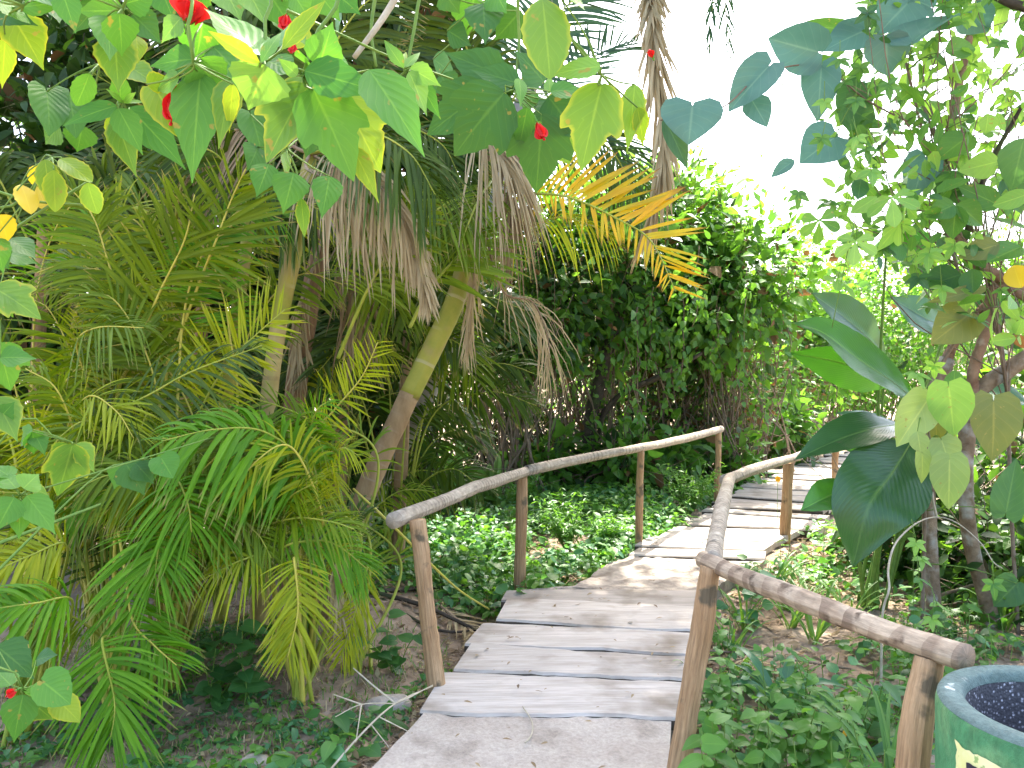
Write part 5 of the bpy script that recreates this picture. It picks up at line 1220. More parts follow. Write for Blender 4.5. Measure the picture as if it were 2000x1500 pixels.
for lab_, px, d, tp, rx, n in [('low leafy bush under the thicket behind the fourth left post', 1440, 11.2, 850, .5, 34), ('low leafy bush in front of the mossy trunk foot', 1195, 10.4, 860, .5, 30), ('low leafy bush behind the third left post', 1300, 10.9, 850, .5, 32), ('low leafy bush left of the upright fleshy stems', 830, 9.6, 860, .5, 30),
                               ('low leafy bush by the far planks under the thicket', 1530, 13.2, 800, .45, 40), ('low leafy bush in the dark right of the fleshy stems', 1060, 10.6, 880, .5, 30)]:
    x = (px - 1000) / F * d; top = EYE - (tp - HZ) / F * d
    bush('bush', lab_, 'bush', (x, d), (x, d, top * .5), (rx, .45, top * .5 + .08), n, 20, .14, BM, [.5, .3, .15, .05], ('ovate', 'heart'), sig=.13, group=TG, twigs=16, inner=.25)

# mossy trunk in the thicket
x, y = (1160 - 1000) / F * 10.8, 10.8
mt_ = thing('mossy_tree', 'moss covered leaning trunk in the dark middle of the thicket', 'tree', tuple(gpt(x, y)))
mb = MB(); P = spline([gpt(x, y, -.1), at(1150, 850, 10.8), at(1172, 740, 10.8), at(1195, 660, 10.9), at(1230, 560, 11.2), at(1270, 470, 11.6)], 40)
tube(mb, P, [.12, .10, .085, .07, .04], 0, 10, jitter=.06)
tube(mb, [at(1160, 830, 10.8), at(1215, 770, 10.7), at(1290, 735, 10.7), at(1370, 690, 10.9)], [.05, .04, .025], 0, 8, 16)
tube(mb, [at(1165, 860, 10.8), at(1190, 790, 10.6), at(1260, 745, 10.6)], [.03, .02], 0, 8, 16)
mb.build('trunk', M['bark_dark'], mt_)
mb = MB()
q = P[rng.integers(3, 34, 420)] + rng.normal(0, .09, (420, 3)) + np.array([.03, -.06, 0])
leaves(mb, 'ovate', q, rng.normal(0, .6, (420, 3)) + (0, -.4, -.4), rng.normal(0, .5, (420, 3)) + (0, -.6, .6), rng.uniform(.04, .09, 420), rng.uniform(.03, .06, 420), rows=5, mat=0)
mb.build('moss_tufts', M['moss'], mt_)  # moss on the trunk, built from small loose leaves
# hanging creepers on the right of the trunk
vb = thing('hanging_vine', 'leafy vine hanging in strings right of the mossy trunk', 'vine', tuple(gpt(*at(1245, 850, 10.4)[:2])))
mb = MB(); mbS = MB()
for pxa, pya, pyb in [(1245, 600, 870), (1225, 640, 860), (1330, 560, 760), (1270, 560, 700), (1080, 500, 640), (1105, 520, 690), (1400, 600, 720), (1020, 480, 620), (1450, 520, 780), (1490, 600, 820), (1360, 480, 640), (1180, 480, 600), (1305, 640, 800), (1540, 640, 800), (1130, 620, 720)]:
    d = rng.uniform(10.0, 10.8)
    pts = [at(pxa + rng.normal(0, 5), yy, d) for yy in np.linspace(pya, pyb, 6)]
    tube(mbS, pts, .006, 0, 4, 16)
    P = spline(pts, 40); n = 60; qq = P[rng.integers(0, 40, n)] + rng.normal(0, .06, (n, 3))
    leaves(mb, 'ovate', qq, rng.normal(0, .5, (n, 3)) + (0, -.2, -.8), rng.normal(0, .4, (n, 3)) + (0, -.8, .5), rng.uniform(.06, .15, n), rng.uniform(.035, .09, n), rows=5, mat=rng.integers(0, 2, n))
tube(mbS, [at(1245, 600, 10.4), gpt(*at(1245, 870, 10.4)[:2])], .008, 0, 5, 10)
mb.build('foliage', [M['bush'], M['bush_light']], vb); mbS.build('vine_stem', M['twig'], vb)

# bushes and trees in the bright distance
FG = 'sunlit bushes beyond the thicket'
for lab_, px, d, tp, rx, ry, n in [('sunlit bush behind the paddle leaves, right of the thicket', 1680, 19, 520, 1.5, 1.5, 120), ('sunlit bush behind the five fingered creeper', 1790, 20, 480, 1.7, 1.5, 130), ('sunlit bush at the right border behind the slim tree', 1930, 17, 450, 1.7, 1.5, 150),
                                ('small sunlit bush at the end of the planks', 1650, 24, 600, 1.5, 1.2, 110), ('pale sunlit tree top just over the thicket shoulder', 1580, 26, 470, 2.4, 2.0, 200), ('sunlit bush behind the left part of the thicket', 1250, 20, 520, 3, 1.5, 240), ('sunlit bush behind the dry middle of the thicket', 1450, 22, 560, 3, 1.5, 200)]:
    x = (px - 1000) / F * d; top = EYE - (tp - HZ) / F * d
    bush('sunlit_bush', lab_, 'bush', (x, d), (x, d, (top + .3) / 2), (rx, ry, (top - .3) / 2), n, 26, .15, BM, [.45, .48, .05, .02], ('tiny',), sig=.24, group=FG, twigs=30, front=.5)

# right border undergrowth around the slim tree
RG = 'undergrowth bushes right of the walkway'
for lab_, px, d, tp, rx, ry, n, w in [('dark leafy bush behind the two tree stems', 1880, 6.6, 860, .8, .5, 90, [.35, .05, .55, .05]), ('leafy bush at the right border behind the bin', 2040, 5.4, 980, .6, .6, 90, [.4, .1, .5, 0]),
                                      ('tangled bush between the paddle leaves and the tree', 1780, 6.6, 980, .6, .5, 70, [.4, .1, .45, .05]), ('tall leafy bush at the right border above the bin', 2090, 6.4, 640, .7, .8, 80, [.4, .2, .38, .02])]:
    x = (px - 1000) / F * d; top = EYE - (tp - HZ) / F * d
    bush('undergrowth_bush', lab_, 'bush', (x, d), (x, d, (top - .1) / 2), (rx, ry, (top + .1) / 2), n, 16, .10, BM, w, ('ovate', 'oval'), sig=.13, group=RG, twigs=30, inner=.2)

# dark bushes closing the view behind the palms
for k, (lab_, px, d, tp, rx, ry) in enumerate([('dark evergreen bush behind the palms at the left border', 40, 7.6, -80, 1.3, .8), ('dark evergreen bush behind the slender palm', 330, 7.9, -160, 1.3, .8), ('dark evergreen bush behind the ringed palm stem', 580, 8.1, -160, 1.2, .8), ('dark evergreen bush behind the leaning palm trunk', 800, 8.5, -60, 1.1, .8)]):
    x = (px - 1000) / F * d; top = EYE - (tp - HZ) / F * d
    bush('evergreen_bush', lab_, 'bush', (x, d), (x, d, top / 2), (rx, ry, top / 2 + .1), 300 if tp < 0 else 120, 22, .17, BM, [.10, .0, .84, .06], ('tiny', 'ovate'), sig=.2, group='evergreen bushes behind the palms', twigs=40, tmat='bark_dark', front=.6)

# tall shade trees whose crowns spread above the picture
for lab_, x, y, cz, rx, ry, n in [('tall tree behind the palms, its broad crown shading the walkway', -2.6, 9.3, 8.8, 3.6, 3.6, 800), ('tall tree on the right, its crown overhead shading the bin', 6.4, 7.4, 8.8, 4.6, 3.6, 480)]:
    root = thing('shade_tree', lab_, 'tree', tuple(gpt(x, y)), 'shade trees over the walkway')
    mb = MB()
    tube(mb, [gpt(x, y, -.1), (x + .1, y, 3), (x + .3 * np.sign(-x), y - .2, 6), (x - np.sign(x) * .8, y - .3, 8.4)], [.2, .17, .14, .08], 0, 12, 30)
    cc = np.array([x - np.sign(x) * 2.4, y, cz])
    cl = gaps(shell(n, cc, (rx, ry, .9), .1))
    for q in cl[:60]:
        s0 = np.array([x - np.sign(x) * rng.uniform(.2, .8), y - .2, rng.uniform(6, 8.3)])
        tube(mb, [s0, (s0 + q) / 2 + np.array([0, 0, .3]), q], [.06, .035, .012], 0, 5, 10)
    mb.build('trunk', M['bark_grey'], root)
    mb = MB(); foliage_cloud(mb, cl, .26, 26, .2, ['tiny'], 2, None, [.6, .4], .8)
    mb.build('crown', [M['bush'], M['bush_dark']], root)

# ------------------------------------------------------------------ ground plants
def weeds(name, lab_, pts, hh, size, mats, w, nl=(7, 13), shapes=('ovate', 'oval', 'heart'), spread=.09):
    mb = MB(); n = len(pts)
    k = rng.integers(nl[0], nl[1], n)
    C_ = np.repeat(pts, k, 0); H = np.repeat(hh * rng.uniform(.35, 1.2, n), k); m = len(C_)
    Z = np.repeat(rng.uniform(.7, 1.35, n), k)
    mat = np.repeat(rng.choice(len(mats), n, p=w), k)
    a = rng.uniform(0, 2 * np.pi, m); r = rng.uniform(0, spread, m) * Z
    pos = C_ + np.stack([r * np.cos(a), r * np.sin(a), H * rng.uniform(.15, 1, m)], 1)
    D = np.stack([np.cos(a), np.sin(a), rng.normal(-.1, .4, m)], 1)
    N = np.array([0, 0, 1.0]) + rng.normal(0, .35, (m, 3))
    L = size * Z * rng.uniform(.6, 1.3, m)
    pick = np.repeat(rng.integers(0, len(shapes), n), k)
    for j, sh in enumerate(shapes):
        q = pick == j
        leaves(mb, sh, pos[q], D[q], N[q], L[q], L[q] * rng.uniform(.5, .85, q.sum()), rows=5, mat=mat[q], curve=.25)
    base = pts.copy(); base[:, 2] -= .01
    topp = pts + np.stack([rng.normal(0, .02, n), rng.normal(0, .02, n), hh * rng.uniform(.4, 1.0, n)], 1)
    X = base[:, None] * np.linspace(1, 0, 4)[None, :, None] + topp[:, None] * np.linspace(0, 1, 4)[None, :, None]
    ribbons(mb, X, np.tile([[0, -1, .2]], (n, 1)), np.full((n, 4), .0022), 0, len(mats))
    o = mb.build(name, [M[x] for x in mats] + [M['stem_green']])
    return tag(o, lab_, 'ground cover', kind='stuff')


def on_ground(x, y, dz=0.0):
    return np.stack([x, y, gz(x, y) + dz], 1)


def path_left(y):
    return np.interp(y, [0, 3.3, 3.75, 4.3, 5, 5.6, 6.0, 7.2, 8.7, 10.5, 12.9, 15.6], [-1.3, -.6, -.42, -.3, -.13, -.03, .45, 1.19, 2.0, 3.0, 4.6, 6.9])
def path_right(y):
    return np.interp(y, [0, 3.2, 3.7, 5.1, 5.7, 6.6, 7.4, 8.7, 11.4, 14.7], [.72, .64, .79, 1.18, 1.42, 2.1, 2.6, 3.5, 5.2, 7.9])

def scatter(n, x0, x1, y0, y1, keep):
    x = rng.uniform(x0, x1, n); y = rng.uniform(y0, y1, n)
    m_ = keep(x, y); return on_ground(x[m_], y[m_])
WM = ['weed', 'weed_dark', 'weed_blue', 'bush_light']
# bank left of the walkway
dn = lambda x, y: (x < path_left(y) - .06) & (np.sin(2.1 * x + 1.3 * y) + np.sin(3.7 * x - 2.2 * y + 1) > -1.0) & ~((x < .05) & (y < 5.7))
weeds('ground_cover', 'dense leafy weeds covering the bank left of the walkway', np.vstack([scatter(3300, -1.6, 3.6, 5.6, 12.5, dn), scatter(500, -.6, 2.0, 6.3, 8.5, dn)]), .22, .068, WM, [.42, .2, .2, .18], spread=.13)
# right of the walkway
dr = lambda x, y: (x > path_right(y) + .1) & (np.sin(2.3 * x + 1.1 * y + 1) + np.sin(3.1 * x - 2.6 * y) > -.75)
weeds('ground_cover', 'mixed weeds between the handrail and the slim tree', np.vstack([scatter(1900, .8, 6.5, 3.6, 10.5, dr)]), .22, .06, WM, [.4, .25, .2, .15], spread=.12)
dq = lambda x, y: (x > path_right(y) + .1) & (y < 3.9)
weeds('ground_cover', 'light green weeds in front of the handrail by the bin', scatter(70, .75, 2.2, 2.2, 3.9, dq), .16, .045, WM, [.5, .1, .15, .25], spread=.1)
# near left corner
dl = lambda x, y: (x < path_left(y) - .12) & (np.sin(2.9 * x + 1.5 * y) + np.sin(4.1 * x - 2.7 * y + 2) > -.3)
weeds('ground_cover', 'low weeds with small leaves in the near left corner', scatter(1000, -3.2, -.4, 2.6, 4.9, dl), .06, .038, WM, [.38, .2, .32, .10], spread=.08)
weeds('ground_cover', 'larger soft leaved weeds along the near left edge of the path', scatter(90, -2.6, -.55, 2.7, 3.35, lambda x, y: x < path_left(y) - .1), .13, .07, WM, [.3, .2, .5, 0], spread=.1)

# small litter: dry leaves and straw on the soil
def litter(name, lab_, pts, size, mats):
    mb = MB(); n = len(pts)
    D = np.stack([rng.normal(0, 1, n), rng.normal(0, 1, n), rng.normal(0, .15, n)], 1)
    L = size * rng.uniform(.5, 1.5, n)
    leaves(mb, 'lance', pts + (0, 0, .012), D, np.array([0, 0, 1.0]) + rng.normal(0, .3, (n, 3)), L, L * .42, rows=5, mat=rng.integers(0, len(mats), n), curve=rng.uniform(-.4, .4, n))
    mst = n // 2
    p = pts[:mst] + rng.normal(0, .05, (mst, 3)) * (1, 1, 0); p[:, 2] = gz(p[:, 0], p[:, 1]) + .012
    a = rng.uniform(0, np.pi, mst); v = np.stack([np.cos(a), np.sin(a), rng.normal(0, .05, mst)], 1) * size * rng.uniform(1, 4, mst)[:, None]
    X = p[:, None] + v[:, None] * np.linspace(-.5, .5, 5)[None, :, None]
    X[:, 2] += rng.normal(0, .01, (mst, 3)) * (1, 1, .3)
    ribbons(mb, X, np.tile([[0, 0, 1.0]], (mst, 1)), np.full((mst, 5), .003), .4, 0)
    return tag(mb.build(name, [M[x] for x in mats]), lab_, 'leaf litter', kind='stuff')
litter('leaf_litter', 'dry leaves and straw on the soil left of the path', scatter(7000, -3.2, 1.2, 2.6, 8.5, lambda x, y: x < path_left(y) - .05), .05, ['litter', 'dead_dark', 'dead'])
litter('leaf_litter', 'dry leaves and bark scraps on the soil right of the path', scatter(5000, .7, 5, 2.3, 8, lambda x, y: x > path_right(y) + .03), .065, ['litter', 'dead_dark', 'dead'])
def edge_pts(n, side):
    y = rng.uniform(2.8, 6.0, n); e = path_left(y) - np.abs(rng.normal(0, .09, n)) + .03 if side < 0 else path_right(y) + np.abs(rng.normal(0, .1, n)) - .04
    p = on_ground(e, y); return p[(e < path_left(y) - .02) | (e > path_right(y) + .02)]
litter('leaf_litter', 'dry scraps and straw gathered along the path edges', np.vstack([edge_pts(900, -1), edge_pts(900, 1)]), .05, ['litter', 'dead_dark', 'dead'])
def short_grass(name, lab_, pts, h):
    mb = MB(); n = len(pts); a = rng.uniform(0, 2 * np.pi, n); s = np.linspace(0, 1, 5)
    out = np.stack([np.cos(a), np.sin(a), np.zeros(n)], 1); hh = h * rng.uniform(.4, 1.3, n)
    X = pts[:, None] + (out * rng.uniform(.1, .9, (n, 1)) + (0, 0, 1))[:, None] * s[None, :, None] * hh[:, None, None]
    X[..., 2] -= .4 * hh[:, None] * s ** 3
    ribbons(mb, X, out * -.5 + (0, 0, .6), .0028 * np.interp(s, [0, .6, 1], [.8, 1, .05])[None] * np.ones((n, 1)), .2, rng.integers(0, 3, n))
    return tag(mb.build(name, [M['grass'], M['weed'], M['dead']]), lab_, 'grass', kind='stuff')
short_grass('grass', 'short thin grass in the near left corner', scatter(6500, -3.2, -.4, 2.6, 5.2, lambda x, y: (x < path_left(y) - .1) & (np.sin(3.1 * x - 1.9 * y) + np.sin(2.3 * x + 3.7 * y) > -.6)), .07)
# crumbs on the boards
mb = MB(); n = 130
y_ = rng.uniform(2.8, 7.5, n); s_ = rng.uniform(.02, .98, n); x_ = path_left(y_) * (1 - s_) + path_right(y_) * s_
D = np.stack([rng.normal(0, 1, n), rng.normal(0, 1, n), np.zeros(n)], 1); L = rng.uniform(.01, .045, n)
leaves(mb, 'lance', np.stack([x_, y_, np.full(n, .022)], 1), D, np.array([0, 0, 1.0]) + rng.normal(0, .12, (n, 3)), L, L * .4, rows=5, mat=rng.integers(0, 2, n))
tag(mb.build('leaf_litter', [M['litter'], M['dead_dark']]), 'small dry scraps lying on the planks', 'leaf litter', kind='stuff')

# feathery plants
def feathery(lab_, px, py_foot, d, h, w):
    f = at(px, py_foot, d); root = thing('feathery_plant', lab_, 'plant', tuple(gpt(f[0], f[1])), 'feathery plants on the left bank')
    mb = MB(); mbS = MB(); b = gpt(f[0], f[1], -.03)
    for k in range(34):
        a = rng.uniform(0, 2 * np.pi); e = b + np.array([math.cos(a) * w * rng.uniform(.2, 1), math.sin(a) * w * rng.uniform(.2, 1), h * rng.uniform(.5, 1)])
        P = spline([b, (b + e) / 2 + np.array([0, 0, .08]), e], 16); tube(mbS, P, [.004, .0015], 0, 4)
        n = 30; q = P[rng.integers(5, 16, n)]; dv = np.stack([rng.normal(0, 1, n), rng.normal(0, 1, n), rng.normal(.1, .5, n)], 1)
        leaves(mb, 'lance', q, dv, np.array([0, 0, 1.0]) + rng.normal(0, .4, (n, 3)), rng.uniform(.04, .09, n), rng.uniform(.012, .022, n), rows=5, mat=rng.integers(0, 2, n))
    mb.build('foliage', [M['weed'], M['bush_light']], root); mbS.build('stems', M['stem_green'], root)
for a_ in [('feathery light plant between the third and fourth posts of the left handrail', 1345, 985, 9.0, .62, .42), ('feathery plant just right of the second post of the left handrail', 1110, 1040, 7.6, .6, .4),
           ('feathery plant above the rail joint of the left handrail', 1010, 960, 9.4, .55, .45), ('feathery plant left of the third post, low on the bank', 1180, 1060, 7.4, .42, .32)]: feathery(*a_)

# upright succulents in the shade
for k, (px, py, d, h, lab_) in enumerate([(890, 925, 9.6, .85, 'tallest upright fleshy stem in the shade behind the left handrail'), (912, 925, 9.7, .5, 'short upright fleshy stem right beside the tallest one'), (948, 915, 9.8, .45, 'upright fleshy stem between the two pairs'), (962, 915, 9.8, .5, 'upright fleshy stem left of the thick last one'), (976, 915, 9.7, .62, 'thick upright fleshy stem nearest the rail joint')]):
    p = at(px, py, d); mb = MB(); b = gpt(p[0], p[1], -.05)
    th = np.linspace(0, 2 * np.pi, 13); K = 14
    z = np.linspace(0, 1, K); prof = np.interp(z, [0, .1, .85, .96, 1], [.03, .04, .036, .02, .002])
    rr = prof[:, None] * (1 + .28 * np.cos(4 * th)[None])
    V = np.stack([b[0] + .04 * np.sin(z * 2 + k)[:, None] + rr * np.cos(th), b[1] + rr * np.sin(th), b[2] + z[:, None] * (h + .1) + 0 * rr], -1)
    mb.add(V, grid_faces(K, 13), 0)
    tag(mb.build('succulent', M['stem_green']), lab_, 'succulent', 'upright succulents in the shade')

# grass tufts
def tuft(lab_, px, py, d, h, n=14, mat='grass', w=.009, lean=.5, name='grass_tuft', group='grass tufts by the walkway', arch=.5):
    p = at(px, py, d); b = gpt(p[0], p[1], -.02); mb = MB()
    a = rng.uniform(0, 2 * np.pi, n); hh = h * rng.uniform(.55, 1.1, n); s = np.linspace(0, 1, 9)
    D = np.stack([np.cos(a) * lean, np.sin(a) * lean, np.ones(n)], 1); D = D / np.linalg.norm(D, axis=1, keepdims=True)
    X = b[None, None] + rng.normal(0, .015, (n, 1, 3)) * (1, 1, 0) + D[:, None] * (s[None, :, None] * hh[:, None, None])
    out = np.stack([np.cos(a), np.sin(a), np.zeros(n)], 1)
    X += out[:, None] * (arch * .5 * s ** 2)[None, :, None] * hh[:, None, None]
    X[..., 2] -= arch * .6 * (s ** 3)[None] * hh[:, None]
    N = np.stack([-out[:, 0] * .4, -out[:, 1] * .4 - .3, np.full(n, .8)], 1)
    ribbons(mb, X, N, w * np.interp(s, [0, .3, .7, 1], [.5, 1, .8, .03])[None] * rng.uniform(.8, 1.2, (n, 1)), .3, 0)
    return tag(mb.build(name, M[mat]), lab_, 'grass', group)
for a_ in [('grass tuft growing up right of the near rail corner', 1590, 1200, 5.0, .55), ('grass tuft below the lowest paddle leaf', 1545, 1170, 5.3, .5), ('tall grass tuft between the paddle leaves and the far planks', 1510, 1110, 6.0, .5),
           ('single long grass blades leaning over the planks by the near rail corner', 1365, 1180, 4.4, .42, 4), ('yellowish grass tuft at the foot of the right hand tree stem', 1960, 1180, 5.0, .5, 12), ('grass tuft on the sunny patch behind the first left post', 905, 1060, 7.0, .3, 16), ('grass tuft beside the second left post', 960, 1090, 6.5, .26, 16)]: tuft(*a_)
tuft('tall arching grass clump in front of the bin post', 1735, 1480, 3.15, .62, 20, 'grass', .010, .35, arch=.55)
tuft('broad bladed dark grass clump under the middle of the right rail', 1520, 1330, 4.0, .45, 11, 'grass_blue', .028, .45, group='broad bladed grass clumps', arch=.7)
tuft('broad bladed arching grass left of the bin post', 1650, 1440, 3.4, .5, 10, 'grass_blue', .022, .8, group='broad bladed grass clumps', arch=.9)

# leafy seedlings near the camera
def seedling(lab_, px, py, d, h, leaf, n, mat, shape='ovate', name='seedling', group='leafy seedlings by the right handrail', sp=.12, stems=5):
    p = at(px, py, d); root = thing(name, lab_, 'plant', tuple(gpt(p[0], p[1])), group); b = gpt(p[0], p[1], -.02); mb = MB(); mbS = MB()
    for k in range(stems):
        e = b + np.array([rng.normal(0, sp), rng.normal(0, sp), h * rng.uniform(.6, 1.05)])
        P = spline([b + rng.normal(0, .02, 3) * (1, 1, 0), (b + e) / 2 + rng.normal(0, .02, 3), e], 14); tube(mbS, P, [.0035, .002], 0, 5)
        m = max(3, n // stems); i = np.linspace(4, 13, m).astype(int); a = np.arange(m) * 2.4 + rng.uniform(0, 6)
        D = np.stack([np.cos(a), np.sin(a), rng.uniform(-.4, .3, m)], 1)
        leaves(mb, shape, P[i] + D * .012, D, np.array([0, -.35, 1.0]) + rng.normal(0, .3, (m, 3)), leaf * rng.uniform(.6, 1.2, m), leaf * .72 * rng.uniform(.8, 1.1, m), rows=9, across=2, serr=.05, curve=.25, fold=.15, mat=0)
    mb.build('foliage', M[mat], root); mbS.build('stem', M['stem_green'], root)
for a_ in [('bright green seedling with rounded leaves, in front of the right handrail', 1555, 1480, 3.2, .46, .075, 60, 'bush_light', 'heart'), ('bright green seedling left of the grass clump, nearer the rail post', 1470, 1440, 3.3, .40, .07, 50, 'weed', 'ovate'),
           ('taller seedling at the foot of the near rail post', 1400, 1480, 3.05, .42, .085, 36, 'weed', 'heart'), ('seedling with pale leaves under the middle of the rail', 1580, 1400, 3.7, .4, .075, 36, 'weed', 'ovate'), ('seedling with one large round leaf near the bin post', 1690, 1400, 3.6, .42, .11, 14, 'weed_dark', 'heart')]: seedling(*a_)
for a_ in [('dark heart leaved seedling at the base of the near rail post', 1375, 1500, 2.9, .14, .10, 12, 'weed_blue', 'heart', 'seedling', 'heart leaved seedlings', .05, 3), ('heart leaved seedling beside the second left post', 1005, 1160, 5.7, .22, .13, 12, 'weed_blue', 'heart', 'seedling', 'heart leaved seedlings', .1, 3),
           ('low bluish crinkled seedlings at the lower border left of the bin', 1600, 1530, 2.8, .10, .11, 16, 'weed_blue', 'heart', 'seedling', 'heart leaved seedlings', .12, 4), ('seedling with bluish leaves on the far side of the near rail corner', 1455, 1115, 5.3, .42, .12, 22, 'weed_blue', 'ovate', 'seedling', 'heart leaved seedlings', .12, 4),
           ('climbing round leaved plant at the foot of the palms', 480, 1290, 3.95, .42, .11, 14, 'weed_dark', 'heart', 'seedling', 'heart leaved seedlings', .03, 2), ('dark round leaved plant in the shade below the palms', 415, 1290, 4.0, .40, .12, 14, 'weed_dark', 'heart', 'seedling', 'heart leaved seedlings', .06, 3),
           ('heart leaved seedlings left of the first left post', 775, 1260, 4.5, .35, .10, 20, 'weed_dark', 'heart', 'seedling', 'heart leaved seedlings', .1, 4), ('heart leaved seedlings by the forked dry branch', 760, 1400, 3.6, .14, .09, 22, 'weed_dark', 'heart', 'seedling', 'heart leaved seedlings', .14, 5),
           ('heart leaved seedling near the lower border left of the path', 660, 1470, 3.2, .14, .09, 20, 'weed_blue', 'heart', 'seedling', 'heart leaved seedlings', .12, 5)]: seedling(*a_)

for k in range(16):
    px = rng.uniform(1395, 1760); d = rng.uniform(2.9, 3.9)
    seedling('slender seedling with light leaves among the weeds below the right handrail', px, 1450, d, rng.uniform(.22, .42), rng.uniform(.045, .07), 26, ['bush_light', 'weed', 'weed'][k % 3], ['ovate', 'heart'][k % 2], 'seedling', 'slender seedlings below the right handrail', .07, 3)
for k in range(7):
    tuft('thin grass tuft in the undergrowth right of the walkway', rng.uniform(1420, 1900), 1200, rng.uniform(4.0, 6.0), rng.uniform(.3, .5), 14, 'grass', .007, .4, group='thin grass tufts right of the walkway')
# tiny yellow flower on its stalk
def daisy(lab_, px, py, d):
    c = at(px, py, d); root = thing('yellow_flower', lab_, 'flower', tuple(gpt(c[0], c[1])), 'small yellow flowers')
    mb = MB()
    for k in range(8):
        a = k * np.pi / 4; u = np.array([math.cos(a), .3 * math.sin(a), math.sin(a)]); leaves(mb, 'oval', c, u + (0, -.3, .2), (0, -1, .6), .013 * d / 3.3, .010 * d / 3.3, rows=5, mat=0)
    mb.build('petals', M['petal_y'], root)
    mb = MB(); tube(mb, [gpt(c[0], c[1], -.01), c + (0, .004, 0)], .002, 0, 5, 8); mb.build('stem', M['stem_green'], root)
daisy('tiny yellow flower among the weeds left of the bin', 1651, 1432, 3.3)
daisy('tiny yellow flower beside the far planks behind the rail post', 1519, 936, 8.2)
daisy('tiny yellow flower hanging by the pale climber leaves', 1784, 925, 4.9)

# fallen fronds, twigs, stones
def fallen(lab_, pts, L, n=26, mat='dead_dark', group='fallen palm fronds'):
    P = [np.array([p[0], p[1], float(gz(p[0], p[1])) + .06]) for p in pts]
    root = thing('fallen_frond', lab_, 'frond', tuple(gpt(pts[0][0], pts[0][1])), group)
    frond(root, P, L, n=n, mat=mat, rmat='rachis_dead', nf=(0, -.1, 1), droop=.12, ang=(40, 20), wid=.03, curl=.01, name='leaflets')
fallen('dry frond lying behind the first left post', [at(880, 1010, 8.0)[:2], at(960, 1010, 8.1)[:2], at(1020, 990, 8.4)[:2]], .45)
fallen('dry frond lying against the landing edge', [at(1080, 1080, 6.9)[:2], at(1110, 1100, 6.5)[:2], at(1135, 1120, 6.15)[:2]], .3)
fallen('pale dry frond lying in the gully left of the planks', [at(860, 1170, 5.6)[:2], at(920, 1190, 5.3)[:2], at(945, 1215, 4.95)[:2]], .3, mat='dead')
fallen('dry frond crumbling on the soil under the right rail', [at(1440, 1240, 4.8)[:2], at(1490, 1280, 4.4)[:2], at(1530, 1300, 4.25)[:2]], .3, mat='dead')

def twig(lab_, lines, mat='twig', name='fallen_branch', group='fallen dry branches'):
    mb = MB()
    for pts, r in lines: tube(mb, pts, r, 0, 6, 16)
    tag(mb.build(name, M[mat]), lab_, 'branch', group)
twig('forked dry branch lying on the soil with its tips over the path edge', [([gpt(-.78, 3.1, .02), at(700, 1440, 3.3), at(772, 1374, 3.5), at(845, 1340, 3.85)], [.005, .004, .002]), ([at(772, 1374, 3.5), at(730, 1340, 3.6), at(690, 1305, 3.7)], [.005, .003]), ([at(772, 1374, 3.5), at(800, 1362, 3.55), at(845, 1338, 3.7)], [.004, .002]),
     ([at(706, 1376, 3.4), at(650, 1356, 3.4)], [.004, .002]), ([at(772, 1374, 3.5), at(706, 1376, 3.4), at(655, 1400, 3.3)], [.003, .0015]), ([at(706, 1376, 3.4), at(695, 1450, 3.25)], [.003, .0015]), ([at(740, 1400, 3.4), at(800, 1430, 3.3)], [.003, .0015]), ([at(725, 1415, 3.38), at(760, 1460, 3.25)], [.003, .0015])], 'twig_pale')
twig('long dry stalk slanting down into the gully beside the planks', [([at(690, 955, 4.6), at(760, 1020, 4.5), at(850, 1110, 4.9), at(900, 1155, 5.2), at(955, 1190, 5.4)], [.007, .008, .006])], 'rachis_y')
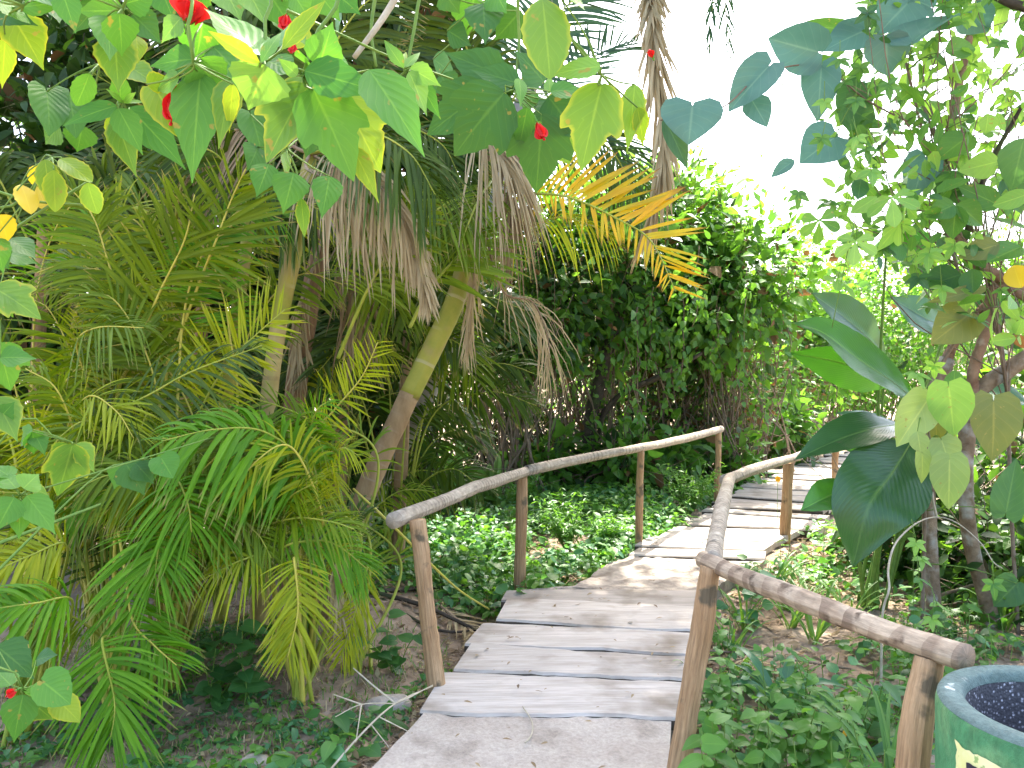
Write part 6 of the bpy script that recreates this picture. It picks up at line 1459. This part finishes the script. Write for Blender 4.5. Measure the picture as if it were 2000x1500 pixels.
twig('curved thin twig lying on the earth path', [([(.05 - .0, 3.72, .012), (.085, 3.6, .006), (.09, 3.5, .006), (.075, 3.42, .006), (.055, 3.38, .006)], [.003, .0035, .004])], 'litter' if False else 'twig_pale')
twig('grey dry sticks piled under the right rail', [([gpt(1.0, 4.9, .02), gpt(1.3, 4.6, .05), gpt(1.7, 4.5, .03)], [.012, .01, .006]), ([gpt(1.0, 4.9, .03), gpt(1.4, 4.75, .06), gpt(1.9, 4.5, .03)], [.008, .006])])
twig('stout dry stick on the soil in front of the right rail', [([gpt(1.2, 3.6, .03), gpt(1.5, 3.3, .04), gpt(1.75, 3.1, .03)], [.016, .014, .008])])
twig('dark roots and sticks in the gully left of the planks', [([gpt(-1.0, 5.7, .03), gpt(-.6, 5.5, .05), gpt(-.2, 5.3, .03)], [.02, .015, .01]), ([gpt(-1.0, 5.7, .03), gpt(-.5, 5.25, .05), gpt(-.15, 5.4, .03)], [.012, .01, .008]), ([gpt(-1.0, 5.7, .03), gpt(-.4, 6.2, .06), gpt(.0, 6.3, .03)], [.02, .016, .01])], 'bark_dark')
mbk = None
for lab_, x, y, r in [('flat pale stone at the lower left border', -1.75, 3.1, .10), ('brown stone beside the forked branch', -.62, 4.05, .09), ('small stone in the weeds left of the path', -1.1, 3.45, .05), ('small rounded stone under the right rail by the seedlings', 1.35, 3.0, .09)]:
    mb = MB(); u_ = np.linspace(0, 2 * np.pi, 17); v_ = np.linspace(-np.pi / 2, np.pi / 2, 10)
    rr = r * (1 + .12 * np.sin(2 * u_ + x * 9)[None] * np.cos(v_)[:, None] + .07 * np.sin(5 * u_ + y)[None] * np.cos(v_)[:, None]); rr[:, -1] = rr[:, 0]
    V = np.stack([x + rr * np.cos(v_)[:, None] * np.cos(u_)[None] * 1.25, y + rr * np.cos(v_)[:, None] * np.sin(u_)[None], float(gz(x, y)) + .02 + .55 * rr * np.sin(v_)[:, None]], -1)
    mb.add(V, grid_faces(10, 17), 0); tag(mb.build('stone', M['sandy']), lab_, 'stone', 'stones on the soil')
